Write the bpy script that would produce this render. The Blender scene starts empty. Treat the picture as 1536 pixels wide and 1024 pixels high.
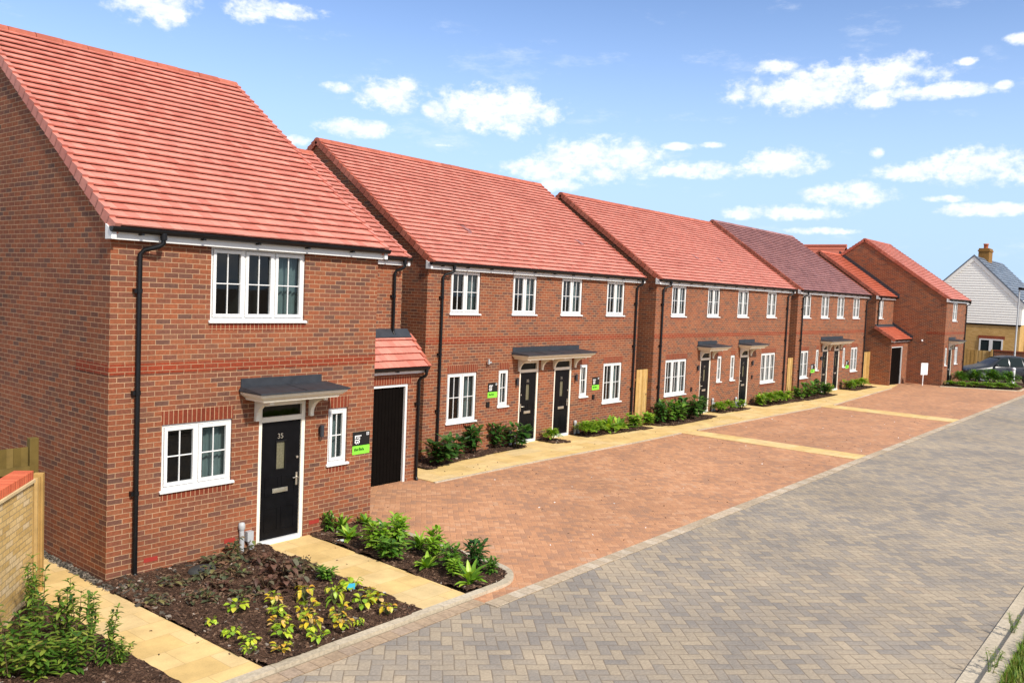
import bpy, math, random
from mathutils import Vector, Matrix
random.seed(7)
R = random.random
def U(a, b): return a + (b - a) * R()
sc = bpy.context.scene
COL = sc.collection

# ------------------------------------------------------------------ materials
def lin(h):
    h = h.lstrip('#'); o = []
    for i in (0, 2, 4):
        c = int(h[i:i+2], 16) / 255
        o.append(c / 12.92 if c <= .04045 else ((c + .055) / 1.055) ** 2.4)
    return o
class N:
    """tiny node helper"""
    def __init__(s, name):
        s.m = bpy.data.materials.new(name); s.m.use_nodes = True
        s.t = s.m.node_tree; s.p = s.t.nodes['Principled BSDF']; s.out = s.t.nodes['Material Output']
    def n(s, typ, **k):
        x = s.t.nodes.new(typ)
        for a, v in k.items(): setattr(x, a, v)
        return x
    def put(s, sock, v):
        if hasattr(v, 'is_output') or isinstance(v, bpy.types.NodeSocket): s.t.links.new(v, sock)
        else:
            if sock.type == 'RGBA' and len(v) == 3: v = (*v, 1)
            sock.default_value = v
    def math(s, op, a, b=0.0, c=0.0):
        x = s.n('ShaderNodeMath', operation=op)
        s.put(x.inputs[0], a); s.put(x.inputs[1], b); s.put(x.inputs[2], c)
        return x.outputs[0]
    def ramp(s, fac, stops, interp='LINEAR'):
        x = s.n('ShaderNodeValToRGB'); e = x.color_ramp; e.interpolation = interp
        while len(e.elements) < len(stops): e.elements.new(.5)
        for el, (p, c) in zip(e.elements, stops): el.position = p; el.color = (*c, 1)
        s.put(x.inputs[0], fac); return x.outputs[0]
    def mix(s, f, a, b, mode='MIX'):
        x = s.n('ShaderNodeMix', data_type='RGBA', blend_type=mode)
        s.put(x.inputs[0], f); s.put(x.inputs[6], a); s.put(x.inputs[7], b); return x.outputs[2]
    def noise(s, vec, scale, detail=4, rough=.55, out='Fac'):
        x = s.n('ShaderNodeTexNoise'); s.put(x.inputs['Vector'], vec)
        x.inputs['Scale'].default_value = scale; x.inputs['Detail'].default_value = detail; x.inputs['Roughness'].default_value = rough
        return x.outputs[out]
    def rng(s, v, a, b, c, d):
        x = s.n('ShaderNodeMapRange'); s.put(x.inputs[0], v)
        for i, k in enumerate((a, b, c, d)): x.inputs[i+1].default_value = k
        return x.outputs[0]
    def bump(s, h, strength, dist):
        x = s.n('ShaderNodeBump'); s.put(x.inputs['Height'], h); x.inputs['Strength'].default_value = strength; x.inputs['Distance'].default_value = dist
        s.t.links.new(x.outputs[0], s.p.inputs['Normal'])
    def uv(s): return s.n('ShaderNodeTexCoord').outputs['UV']
    def obj(s): return s.n('ShaderNodeTexCoord').outputs['Object']
    def gen(s, what): return s.n('ShaderNodeNewGeometry').outputs[what]
    def base(s, c, rough=.6, spec=.5, metal=0.):
        s.put(s.p.inputs['Base Color'], c); s.put(s.p.inputs['Roughness'], rough); s.p.inputs['Specular IOR Level'].default_value = spec; s.p.inputs['Metallic'].default_value = metal
        return s.m
    def hsv(s, c, h=.5, sat=1., v=1.):
        x = s.n('ShaderNodeHueSaturation'); s.put(x.inputs['Hue'], h); s.put(x.inputs['Saturation'], sat); s.put(x.inputs['Value'], v); s.put(x.inputs['Color'], c)
        return x.outputs[0]

def brick_mat(name, stops, mortar, bw=.225, rh=.075, ms=.0055, offset=.5, bump=.6, rough=.85):
    k = N(name); uv = k.uv()
    b = k.n('ShaderNodeTexBrick', offset=offset); k.put(b.inputs['Vector'], uv)
    for nm, v in (('Scale', 1.), ('Mortar Size', ms), ('Mortar Smooth', .15), ('Bias', 0.), ('Brick Width', bw), ('Row Height', rh)): b.inputs[nm].default_value = v
    b.inputs['Color1'].default_value = (0, 0, 0, 1); b.inputs['Color2'].default_value = (1, 1, 1, 1); b.inputs['Mortar'].default_value = (.5, .5, .5, 1)
    col = k.ramp(b.outputs['Color'], stops)
    o = k.obj()
    blot = k.noise(o, 22, 4, .6); big = k.noise(o, .7, 3, .5)
    col = k.hsv(col, v=k.math('ADD', k.rng(blot, .3, .7, .78, 1.2), k.rng(big, .3, .7, -.14, .14)))
    mo = k.hsv(mortar, v=k.rng(k.noise(o, 3, 3), .3, .7, .75, 1.15))
    c = k.mix(b.outputs['Fac'], col, mo)
    h = k.math('ADD', k.math('MULTIPLY', b.outputs['Fac'], -1.), k.math('MULTIPLY', k.noise(o, 120, 2), .35))
    k.bump(h, bump, .006)
    return k.base(c, rough, .25)
def plain(name, c, rough=.5, spec=.5, metal=0., var=.06, scale=6., bump=0.):
    k = N(name); o = k.obj(); f = k.noise(o, scale, 5, .6)
    cc = k.hsv(c, v=k.rng(f, .3, .7, 1 - var, 1 + var))
    if bump: k.bump(k.noise(o, scale * 8, 3), bump, .004)
    return k.base(cc, k.rng(f, .3, .7, rough * .85, min(1, rough * 1.15)), spec, metal)
def island(name, stops, rough=.7, spec=.3, var=.12, scale=14., bump=.25, dist=.004):
    """every loose piece of the mesh (tile, board, pebble) gets its own tint"""
    k = N(name); o = k.obj(); f = k.noise(o, scale, 5, .6)
    c = k.ramp(k.gen('Random Per Island'), stops)
    oi = k.n('ShaderNodeObjectInfo')
    c = k.hsv(c, v=k.math('ADD', k.rng(f, .3, .7, 1 - var, 1 + var), k.math('ADD', k.rng(k.noise(o, .55, 4, .6), .3, .7, -.08, .08), k.rng(oi.outputs['Random'], 0, 1, -.05, .05))))
    if bump: k.bump(k.noise(o, scale * 5, 3), bump, dist)
    return k.base(c, rough, spec)
def leafmat(name, stops, rough=.42, trans=.28):
    k = N(name)
    c = k.ramp(k.gen('Random Per Island'), stops)
    c = k.hsv(c, v=k.rng(k.noise(k.obj(), 9, 3), .3, .7, .8, 1.2))
    k.base(c, rough, .45)
    t = k.n('ShaderNodeBsdfTranslucent'); k.put(t.inputs[0], k.hsv(c, sat=1.1, v=1.3))
    mx = k.n('ShaderNodeMixShader'); mx.inputs[0].default_value = trans
    k.t.links.new(k.p.outputs[0], mx.inputs[1]); k.t.links.new(t.outputs[0], mx.inputs[2]); k.t.links.new(mx.outputs[0], k.out.inputs[0])
    return k.m
def herring(name, unit, stops, joint, rot=True, patch=.5, rough=.8):
    """45 degree herringbone of 2:1 blocks in metres of the ground plane"""
    k = N(name); o = k.obj(); s = k.n('ShaderNodeSeparateXYZ'); k.put(s.inputs[0], o)
    wob = k.noise(o, 1.3, 2, .5, 'Color'); ws = k.n('ShaderNodeSeparateXYZ'); k.put(ws.inputs[0], wob)
    x = k.math('ADD', s.outputs[0], k.math('MULTIPLY', k.math('SUBTRACT', ws.outputs[0], .5), .05))
    y = k.math('ADD', s.outputs[1], k.math('MULTIPLY', k.math('SUBTRACT', ws.outputs[1], .5), .05))
    q = 1 / (unit * math.sqrt(2)) if rot else 1 / unit
    if rot:
        X = k.math('MULTIPLY', k.math('ADD', x, y), q); Y = k.math('MULTIPLY', k.math('SUBTRACT', y, x), q)
    else:
        X = k.math('MULTIPLY', x, q); Y = k.math('MULTIPLY', y, q)
    i = k.math('FLOOR', X); j = k.math('FLOOR', Y); fx = k.math('SUBTRACT', X, i); fy = k.math('SUBTRACT', Y, j)
    m = k.math('FLOORED_MODULO', k.math('SUBTRACT', i, j), 4.)
    isv = k.math('GREATER_THAN', m, 1.5); m1 = k.math('COMPARE', m, 1., .1); m2 = k.math('COMPARE', m, 2., .1)
    u = k.math('ADD', fx, m1); v = k.math('ADD', fy, m2)
    d1 = k.math('MINIMUM', u, k.math('SUBTRACT', k.math('SUBTRACT', 2., isv), u))
    d2 = k.math('MINIMUM', v, k.math('SUBTRACT', k.math('ADD', 1., isv), v))
    d = k.math('MINIMUM', d1, d2)
    cid = k.n('ShaderNodeCombineXYZ'); k.put(cid.inputs[0], k.math('SUBTRACT', i, m1)); k.put(cid.inputs[1], k.math('SUBTRACT', j, m2))
    w = k.n('ShaderNodeTexWhiteNoise', noise_dimensions='3D'); k.put(w.inputs['Vector'], cid.outputs[0])
    pt = k.rng(k.noise(o, .9, 3, .6), .35, .65, -patch * .5, patch * .5)
    val = k.math('ADD', k.math('MULTIPLY', w.outputs['Value'], 1 - patch * .3), pt)
    c = k.ramp(val, stops)
    c = k.hsv(c, v=k.math('ADD', k.rng(k.noise(o, 30, 5, .65), .3, .7, .8, 1.18), k.math('ADD', k.rng(k.noise(o, .22, 5, .6), .35, .65, -.10, .10), k.rng(k.noise(o, 1.6, 6, .7), .55, .75, .0, -.12))))
    jt = k.rng(d, .015, .075, 1., 0.)
    c = k.mix(k.math('MULTIPLY', jt, k.rng(k.noise(o, 5, 2), .3, .7, .55, 1.)), c, joint)
    h = k.math('ADD', k.rng(d, .0, .14, 0., 1.), k.math('MULTIPLY', k.noise(o, 90, 3), .25))
    h = k.math('ADD', h, k.math('MULTIPLY', w.outputs['Value'], .35))
    k.bump(h, .55, .006)
    return k.base(c, rough, .3)
def soilmat():
    k = N('dark_mulch'); o = k.obj()
    v = k.n('ShaderNodeTexVoronoi'); k.put(v.inputs['Vector'], o); v.inputs['Scale'].default_value = 38
    c = k.ramp(v.outputs['Color'], [(0, (.028, .015, .01)), (.45, (.07, .038, .024)), (.8, (.11, .06, .038)), (1, (.16, .095, .06))])
    c = k.hsv(c, v=k.rng(k.noise(o, 5, 5), .3, .7, .6, 1.35))
    k.bump(k.math('ADD', v.outputs['Distance'], k.noise(o, 25, 5, .7)), 1., .03)
    return k.base(c, .95, .15)
def slabmat():
    k = N('buff_sandstone_slabs'); uv = k.uv()
    b = k.n('ShaderNodeTexBrick', offset=.5); k.put(b.inputs['Vector'], uv)
    for nm, v in (('Scale', 1.), ('Mortar Size', .004), ('Mortar Smooth', .2), ('Bias', 0.), ('Brick Width', .6), ('Row Height', .45)): b.inputs[nm].default_value = v
    b.inputs['Color1'].default_value = (0, 0, 0, 1); b.inputs['Color2'].default_value = (1, 1, 1, 1)
    o = k.obj()
    c = k.ramp(b.outputs['Color'], [(0, (.60, .41, .16)), (.4, (.65, .455, .19)), (.7, (.68, .485, .22)), (1, (.62, .46, .23))])
    c = k.hsv(c, v=k.math('ADD', k.rng(k.noise(o, 2.2, 6, .62), .3, .7, .8, 1.15), k.rng(k.noise(o, 60, 3), .3, .7, -.06, .06)))
    c = k.mix(k.math('MULTIPLY', b.outputs['Fac'], .5), c, (.34, .23, .11))
    c = k.mix(k.rng(k.noise(o, 7, 6, .7), .66, .8, 0, .35), c, (.3, .2, .1))
    k.bump(k.math('ADD', k.math('MULTIPLY', b.outputs['Fac'], -1.), k.noise(o, 40, 4)), .35, .005)
    return k.base(c, .8, .3)
def glassmat(name, tint, refl=1.45):
    k = N(name); k.t.nodes.remove(k.p)
    tr = k.n('ShaderNodeBsdfTransparent'); tr.inputs[0].default_value = (*tint, 1)
    gl = k.n('ShaderNodeBsdfGlossy'); gl.inputs[0].default_value = (1, 1, 1, 1); gl.inputs['Roughness'].default_value = .015
    fr = k.n('ShaderNodeFresnel'); fr.inputs[0].default_value = refl
    bp = k.n('ShaderNodeBump'); bp.inputs['Strength'].default_value = .03; bp.inputs['Distance'].default_value = .02
    k.put(bp.inputs['Height'], k.noise(k.obj(), 2.5, 1)); k.t.links.new(bp.outputs[0], gl.inputs['Normal'])
    mx = k.n('ShaderNodeMixShader')
    k.t.links.new(fr.outputs[0], mx.inputs[0]); k.t.links.new(tr.outputs[0], mx.inputs[1]); k.t.links.new(gl.outputs[0], mx.inputs[2]); k.t.links.new(mx.outputs[0], k.out.inputs[0])
    return k.m
M = {}
M['brick'] = brick_mat('red_multi_brick', [(0, (.115, .056, .040)), (.15, (.155, .060, .037)), (.34, (.19, .064, .034)), (.58, (.225, .070, .032)), (.82, (.25, .078, .034)), (.93, (.23, .083, .04)), (1, (.16, .070, .043))], (.40, .25, .148))
M['band'] = brick_mat('smooth_red_brick', [(0, (.19, .032, .012)), (.5, (.24, .04, .015)), (1, (.20, .042, .02))], (.36, .21, .12))
M['soldier'] = brick_mat('soldier_red_brick', [(0, (.15, .028, .012)), (.5, (.20, .037, .015)), (1, (.18, .04, .02))], (.42, .26, .15), bw=.6, rh=.075, offset=0.)
M['yellow'] = brick_mat('yellow_stock_brick', [(0, (.50, .32, .11)), (.4, (.60, .40, .15)), (.75, (.66, .46, .20)), (1, (.64, .49, .29))], (.34, .25, .14), ms=.005)
M['yellow_far'] = brick_mat('ochre_brick', [(0, (.44, .26, .085)), (.5, (.52, .32, .11)), (1, (.55, .35, .14))], (.42, .3, .14))
TS = [(0, (.47, .15, .108)), (.35, (.54, .19, .14)), (.75, (.60, .23, .172)), (1, (.52, .195, .148))]
M['tile'] = island('salmon_red_roof_tile', TS, .62, .4, .1, 9, .2)
M['tile_dark'] = island('verge_shade_red_tile', [(0, (.33, .085, .05)), (.6, (.40, .11, .065)), (1, (.45, .14, .09))], .65, .35, .14, 9, .2)  # semis' verge shade is put into this darker red, shared with ridges
M['tile_brown'] = island('plum_brown_roof_tile', [(0, (.19, .082, .078)), (.4, (.26, .112, .104)), (.8, (.31, .14, .128)), (1, (.28, .135, .125))], .6, .45, .12, 9, .2)
M['tile_orange'] = island('orange_red_roof_tile', [(0, (.40, .085, .042)), (.5, (.48, .115, .06)), (1, (.52, .14, .08))], .62, .4, .12, 9, .2)
M['slate'] = island('blue_grey_slate', [(0, (.08, .1, .13)), (.5, (.12, .145, .18)), (1, (.16, .185, .22))], .5, .5, .1, 6, .15)
M['white'] = plain('white_upvc', (.70, .70, .69), .35, .5, var=.02)
M['cream'] = plain('shade_cream_wood', (.76, .71, .61), .5, .4, var=.04)  # canopy shade and bounce light put into the colour of white woodwork
M['black'] = plain('black_plastic', (.005, .005, .006), .4, .3, var=.2)
M['door'] = plain('black_door_paint', (.004, .004, .005), .4, .12, var=.2)
M['garage'] = plain('dark_brown_garage_door', (.004, .003, .0025), .7, .04, var=.2)
M['lead'] = plain('lead_grey_sheet', (.024, .027, .034), .6, .5, var=.25, scale=5, bump=.2)
M['chrome'] = plain('brushed_steel', (.72, .68, .58), .38, .5, 1., var=.05)
M['grey_plastic'] = plain('grey_plastic', (.40, .41, .42), .5, .4)
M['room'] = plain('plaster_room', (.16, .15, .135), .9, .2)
M['curtain'] = plain('pale_curtain', (.46, .53, .54), .9, .2, var=.1)
M['glass'] = glassmat('window_glass', (.50, .58, .57), 1.45)
M['obscure'] = plain('obscure_door_glass', (.13, .12, .075), .25, .5, var=.3, scale=30)
M['fanlight'] = glassmat('dark_fanlight_glass', (.10, .11, .10), 1.5)
M['road'] = herring('grey_buff_road_blocks', .138, [(0, (.235, .208, .18)), (.25, (.28, .24, .195)), (.5, (.32, .265, .20)), (.75, (.355, .288, .207)), (.92, (.39, .315, .225)), (1, (.34, .27, .195))], (.17, .13, .09), True, .5)
M['drive'] = herring('red_driveway_blocks', .105, [(0, (.35, .19, .115)), (.3, (.42, .21, .113)), (.6, (.48, .238, .122)), (.85, (.52, .275, .15)), (1, (.45, .26, .16))], (.38, .21, .12), True, .55)
M['edging'] = brick_mat('pale_edging_blocks', [(0, (.36, .28, .19)), (.5, (.44, .35, .25)), (1, (.50, .42, .32))], (.19, .14, .09), bw=.21, rh=.5, ms=.004, offset=0.)
M['edging_brown'] = brick_mat('brown_edging_blocks', [(0, (.31, .225, .15)), (.5, (.37, .27, .18)), (1, (.33, .25, .185))], (.17, .11, .07), bw=.21, rh=.5, ms=.004, offset=0.)
M['kerb'] = brick_mat('concrete_kerb', [(0, (.40, .335, .24)), (.5, (.45, .38, .28)), (1, (.48, .415, .32))], (.26, .21, .15), bw=.9, rh=.6, ms=.004, offset=0., bump=.3)
M['slab'] = slabmat()
M['soil'] = soilmat()
M['earth'] = plain('bare_earth', (.16, .12, .08), .95, .2, var=.3, scale=1.5, bump=.4)
M['bark'] = island('bark_chips', [(0, (.03, .017, .012)), (.5, (.085, .047, .03)), (.85, (.15, .088, .055)), (.97, (.2, .13, .09)), (1, (.42, .38, .33))], .9, .2, .2, 20, 0)
M['pebble'] = island('grey_pebbles', [(0, (.03, .027, .022)), (.5, (.085, .075, .06)), (1, (.24, .2, .16))], .75, .3, .15, 20, 0)
M['fence'] = island('treated_fence_boards', [(0, (.36, .21, .06)), (.5, (.44, .27, .09)), (1, (.50, .33, .13))], .8, .25, .18, 5, .3)
M['fence_dark'] = island('green_brown_fence_boards', [(0, (.11, .075, .018)), (.5, (.145, .10, .027)), (1, (.18, .125, .04))], .8, .25, .18, 5, .3)
M['coping'] = island('orange_red_coping_brick', [(0, (.48, .10, .045)), (.5, (.55, .125, .055)), (1, (.60, .15, .07))], .75, .3, .1, 18, .3)
M['creasing'] = plain('buff_capping', (.62, .47, .26), .8, .3, var=.1)
M['chimney'] = plain('brown_ochre_chimney_brick', (.24, .125, .035), .85, .2, var=.2, scale=5, bump=.3)
M['board'] = plain('cream_weatherboard', (.90, .875, .81), .55, .4, var=.03)
M['car'] = plain('dark_grey_car_paint', (.028, .031, .037), .3, .4, .2, var=.03)
M['carglass'] = plain('tinted_car_glass', (.02, .028, .03), .35, .0, 0, var=.05)
M['rubber'] = plain('tyre_rubber', (.012, .012, .012), .8, .3)
M['redlamp'] = plain('red_lamp_plastic', (.4, .01, .015), .15, .6)
M['lampclear'] = plain('clear_lamp_plastic', (.3, .32, .33), .2, .5)
M['lime'] = plain('lime_green_sign', (.22, .72, .045), .5, .4, var=.03)
M['signblack'] = plain('black_sign', (.006, .006, .006), .5, .4)
M['signwhite'] = plain('white_print', (.8, .8, .8), .5, .4)
M['terracotta'] = plain('terracotta_pot', (.45, .14, .07), .7, .3)
M['redbrickvent'] = plain('red_air_brick', (.30, .03, .02), .8, .3)
M['blue'] = plain('blue_label', (.05, .40, .62), .4, .4)
M['paper'] = plain('pale_paper', (.62, .66, .7), .7, .3)
M['stone'] = plain('grey_stone', (.04, .042, .042), .8, .3, var=.3, scale=7, bump=.5)
G_ = lambda *c: [(i / (len(c) - 1), x) for i, x in enumerate(c)]
M['leaf_bright'] = leafmat('bright_green_leaves', G_((.08, .19, .015), (.17, .33, .025), (.27, .45, .04), (.42, .55, .07)))
M['leaf_mid'] = leafmat('mid_green_leaves', G_((.035, .10, .012), (.075, .18, .02), (.13, .27, .03), (.22, .35, .05)))
M['leaf_dark'] = leafmat('dark_glossy_leaves', G_((.016, .055, .012), (.035, .10, .018), (.06, .15, .025), (.11, .2, .045)), .32)
M['leaf_yellow'] = leafmat('yellow_green_leaves', G_((.16, .28, .02), (.45, .48, .03), (.65, .52, .035), (.66, .34, .04), (.60, .45, .2)))
M['leaf_lime'] = leafmat('lime_green_leaves', G_((.14, .28, .02), (.34, .50, .03), (.50, .56, .04), (.56, .50, .05)))
M['leaf_dull'] = leafmat('dull_bronze_leaves', G_((.05, .065, .03), (.11, .13, .06), (.18, .12, .075), (.22, .12, .07), (.16, .24, .06)), .5)
M['leaf_purple'] = leafmat('dark_purple_brown_leaves', G_((.07, .035, .025), (.14, .07, .048), (.20, .105, .065), (.13, .14, .085)), .5)
M['leaf_shrub'] = leafmat('shrub_leaves', G_((.025, .075, .01), (.055, .13, .016), (.10, .20, .025), (.18, .28, .035), (.30, .31, .06)), .4)
M['grass'] = leafmat('grass_blades', G_((.06, .13, .012), (.12, .22, .02), (.22, .30, .035), (.22, .17, .05)), .6)
M['stem'] = plain('brown_stems', (.09, .06, .03), .8, .3)
M['stem_green'] = plain('green_stems', (.12, .16, .04), .7, .3)

# ------------------------------------------------------------------ mesh builder
class MB:
    def __init__(s): s.v = []; s.f = []; s.mi = []; s.sm = []; s.swap = []
    def poly(s, pts, mi=0, smooth=False, swap=False):
        b = len(s.v); s.v += [tuple(p) for p in pts]; s.f.append(tuple(range(b, b + len(pts)))); s.mi.append(mi); s.sm.append(smooth); s.swap.append(swap)
    def mesh(s, vs, fs, mi=0, smooth=False, swap=False):
        b = len(s.v); s.v += [tuple(p) for p in vs]
        for f in fs: s.f.append(tuple(b + i for i in f)); s.mi.append(mi); s.sm.append(smooth); s.swap.append(swap)
    def box(s, x0, x1, y0, y1, z0, z1, mi=0, swap=False):
        vs = [(x, y, z) for z in (z0, z1) for y in (y0, y1) for x in (x0, x1)]
        s.mesh(vs, [(0, 2, 3, 1), (4, 5, 7, 6), (0, 1, 5, 4), (2, 6, 7, 3), (0, 4, 6, 2), (1, 3, 7, 5)], mi, False, swap)
    def hexa(s, p, mi=0, smooth=False):   # p: 4 bottom (ccw) + 4 top
        s.mesh(p, [(3, 2, 1, 0), (4, 5, 6, 7), (0, 1, 5, 4), (1, 2, 6, 5), (2, 3, 7, 6), (3, 0, 4, 7)], mi, smooth)
    def prism(s, outline, axis, a, b, mi=0, smooth=False):
        """outline of 2-D points, extruded along axis from a to b"""
        def P(q, t): return {'x': (t, q[0], q[1]), 'y': (q[0], t, q[1]), 'z': (q[0], q[1], t)}[axis]
        n = len(outline); vs = [P(q, a) for q in outline] + [P(q, b) for q in outline]
        s.mesh(vs, [(i, (i + 1) % n, n + (i + 1) % n, n + i) for i in range(n)], mi, smooth)
        s.poly([P(q, a) for q in outline][::-1], mi); s.poly([P(q, b) for q in outline], mi)
    def tube(s, path, r, n=8, mi=0, cap=True, smooth=True):
        path = [Vector(p) for p in path]; rs = r if isinstance(r, (list, tuple)) else [r] * len(path)
        rings = []; ref = Vector((0, 0, 1)); prev = None
        for i, p in enumerate(path):
            t = (path[min(i + 1, len(path) - 1)] - path[max(i - 1, 0)]).normalized()
            if prev is None:
                a = t.orthogonal().normalized()
            else:
                a = (prev - t * prev.dot(t)); a = a.normalized() if a.length > 1e-6 else t.orthogonal().normalized()
            prev = a; b = t.cross(a)
            rings.append([p + (a * math.cos(6.28319 * k / n) + b * math.sin(6.28319 * k / n)) * rs[i] for k in range(n)])
        vs = [q for rg in rings for q in rg]
        s.mesh(vs, [(i * n + k, i * n + (k + 1) % n, (i + 1) * n + (k + 1) % n, (i + 1) * n + k) for i in range(len(path) - 1) for k in range(n)], mi, smooth)
        if cap: s.poly(rings[0][::-1], mi); s.poly(rings[-1], mi)
    def lathe(s, prof, c=(0, 0, 0), n=16, mi=0, axis='z', smooth=True):
        def P(r, h, t):
            ca, sa = r * math.cos(t), r * math.sin(t)
            q = {'z': (ca, sa, h), 'y': (ca, h, sa), 'x': (h, ca, sa)}[axis]
            return (c[0] + q[0], c[1] + q[1], c[2] + q[2])
        vs = [P(r, h, 6.28319 * k / n) for r, h in prof for k in range(n)]
        s.mesh(vs, [(i * n + k, i * n + (k + 1) % n, (i + 1) * n + (k + 1) % n, (i + 1) * n + k) for i in range(len(prof) - 1) for k in range(n)], mi, smooth)
    def build(s, name, mats, parent=None, loc=None, bevel=0.):
        me = bpy.data.meshes.new(name); me.from_pydata(s.v, [], s.f); me.update()
        for m in (mats if isinstance(mats, list) else [mats]): me.materials.append(M[m])
        uv = me.uv_layers.new(name='UVMap').data
        for i, p in enumerate(me.polygons):
            p.material_index = s.mi[i]; p.use_smooth = s.sm[i]
            nx, ny, nz = (abs(c) for c in p.normal)
            for li in p.loop_indices:
                co = me.vertices[me.loops[li].vertex_index].co
                if nz > .5 and nz >= max(nx, ny): q = (co.x, co.y)
                elif nx > ny: q = (co.y, co.z)
                else: q = (co.x, co.z)
                uv[li].uv = (q[1], q[0]) if s.swap[i] else q
        o = bpy.data.objects.new(name, me); COL.objects.link(o)
        if parent: o.parent = parent
        if loc: o.location = loc
        if bevel:
            b = o.modifiers.new('bevel', 'BEVEL'); b.width = bevel; b.segments = 2; b.limit_method = 'ANGLE'; b.angle_limit = .7
        return o
def tag(o, label, cat, group=None):
    o['label'] = label; o['category'] = cat
    if group: o['group'] = group
    return o
def thing(name, label, cat, loc=(0, 0, 0), group=None, rz=0.):
    o = bpy.data.objects.new(name, None); COL.objects.link(o); o.location = loc; o.rotation_euler = (0, 0, rz); o.empty_display_size = .2
    return tag(o, label, cat, group)
def struct(name, mb, mat, kind='structure'):
    o = mb.build(name, mat); o['kind'] = kind; return o
def dup(o, loc=None, rz=None, s=None):
    c = o.copy(); COL.objects.link(c)
    for ch in o.children:
        d = ch.copy(); COL.objects.link(d); d.parent = c
        for g in ch.children:
            e = g.copy(); COL.objects.link(e); e.parent = d
    if loc: c.location = loc
    if rz is not None: c.rotation_euler = (0, 0, rz)
    if s: c.scale = s if isinstance(s, tuple) else (s, s, s)
    return c

# ------------------------------------------------------------------ house parts (all in the house's own frame: x along front, -y is the front, z up)
def wall_front(mb, x0, x1, y, z0, z1, holes, reveal=.09, mi=0):
    xs = sorted({x0, x1, *[h[0] for h in holes], *[h[1] for h in holes]}); zs = sorted({z0, z1, *[h[2] for h in holes], *[h[3] for h in holes]})
    for a, b in zip(xs, xs[1:]):
        for c, d in zip(zs, zs[1:]):
            mx, mz = (a + b) / 2, (c + d) / 2
            if any(h[0] < mx < h[1] and h[2] < mz < h[3] for h in holes): continue
            mb.poly([(a, y, c), (b, y, c), (b, y, d), (a, y, d)], mi)
    r = y + reveal
    for a, b, c, d in [h[:4] for h in holes]:
        mb.poly([(a, y, c), (a, y, d), (a, r, d), (a, r, c)], mi); mb.poly([(b, y, c), (b, r, c), (b, r, d), (b, y, d)], mi)
        mb.poly([(a, y, d), (b, y, d), (b, r, d), (a, r, d)], mi); mb.poly([(a, y, c), (a, r, c), (b, r, c), (b, y, c)], mi)
def window(root, x0, x1, z0, z1, n, y=0., curtain='r', cols=2):
    """white frame with n casements, each cut by slim bars into 2 x 2 panes"""
    fy, by = y + .03, y + .085
    mb = MB(); t = .045
    mb.box(x0, x1, fy, by, z1 - t, z1 - .001); mb.box(x0, x1, fy, by, z0 + .04, z0 + .04 + t)
    mb.box(x0 + .001, x0 + t, fy, by, z0 + .04 + t, z1 - t); mb.box(x1 - t, x1 - .001, fy, by, z0 + .04 + t, z1 - t)
    w = (x1 - x0 - 2 * t) / n; pane = MB()
    for i in range(n):
        a, b = x0 + t + w * i, x0 + t + w * (i + 1)
        if i: mb.box(a - .02, a + .02, fy, by, z0 + .04 + t, z1 - t)
        a += .022 if i else .004; b -= .022 if i < n - 1 else .004
        c, d = z0 + .04 + t + .004, z1 - t - .004; q = .052; f2 = fy - .018
        mb.box(a, b, f2, by - .01, d - q, d); mb.box(a, b, f2, by - .01, c, c + q)
        mb.box(a, a + q, f2, by - .01, c + q, d - q); mb.box(b - q, b, f2, by - .01, c + q, d - q)
        gy = by - .03
        if cols == 2 and b - a > .3: mb.box((a + b) / 2 - .009, (a + b) / 2 + .009, gy - .02, gy + .012, c + q, d - q)
        if b - a <= .3 or cols == 1: pass
        mb.box(a + q, b - q, gy - .022, gy + .014, (c + d) / 2 - .009, (c + d) / 2 + .009)
        if b - a <= .34: mb.box((a + b) / 2 - .008, (a + b) / 2 + .008, gy - .021, gy + .013, c + q, d - q)
        pane.poly([(a + q - .005, gy, c + q - .005), (b - q + .005, gy, c + q - .005), (b - q + .005, gy, d - q + .005), (a + q - .005, gy, d - q + .005)])
    fr = mb.build('window', 'white', root, bevel=.006)
    pane.build('pane', 'glass', fr)
    s = MB(); s.hexa([(x0 - .035, y - .045, z0), (x1 + .035, y - .045, z0), (x1 + .035, y - .001, z0), (x0 - .035, y - .001, z0), (x0 - .035, y - .045, z0 + .03), (x1 + .035, y - .045, z0 + .03), (x1 + .035, y - .001, z0 + .045), (x0 - .035, y - .001, z0 + .045)])
    s.box(x0 + .002, x1 - .002, y + .0, by, z0 + .001, z0 + .04)
    s.build('sill', 'white', fr, bevel=.005)
    W = x1 - x0; cu = MB()
    def drape(a, b):
        k = max(6, int((b - a) / .018)); pts = []
        for i in range(k + 1):
            x = a + (b - a) * i / k; pts.append((x, by + .10 + .028 * math.sin(i * 1.25) + .012 * math.sin(i * .53)))
        vs = [(px, py, z) for z in (z0 - .05, z1 + .02) for px, py in pts]; m = k + 1
        cu.mesh(vs, [(i, i + 1, m + i + 1, m + i) for i in range(k)], 0, True)
    if 'r' in curtain: drape(x1 - .34 * W, x1 + .05)
    if 'l' in curtain: drape(x0 - .05, x0 + .22 * W)
    if 'f' in curtain: drape(x0 - .02, x1 + .02)
    if cu.v: cu.build('curtain', 'curtain', fr)
    return fr
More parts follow.
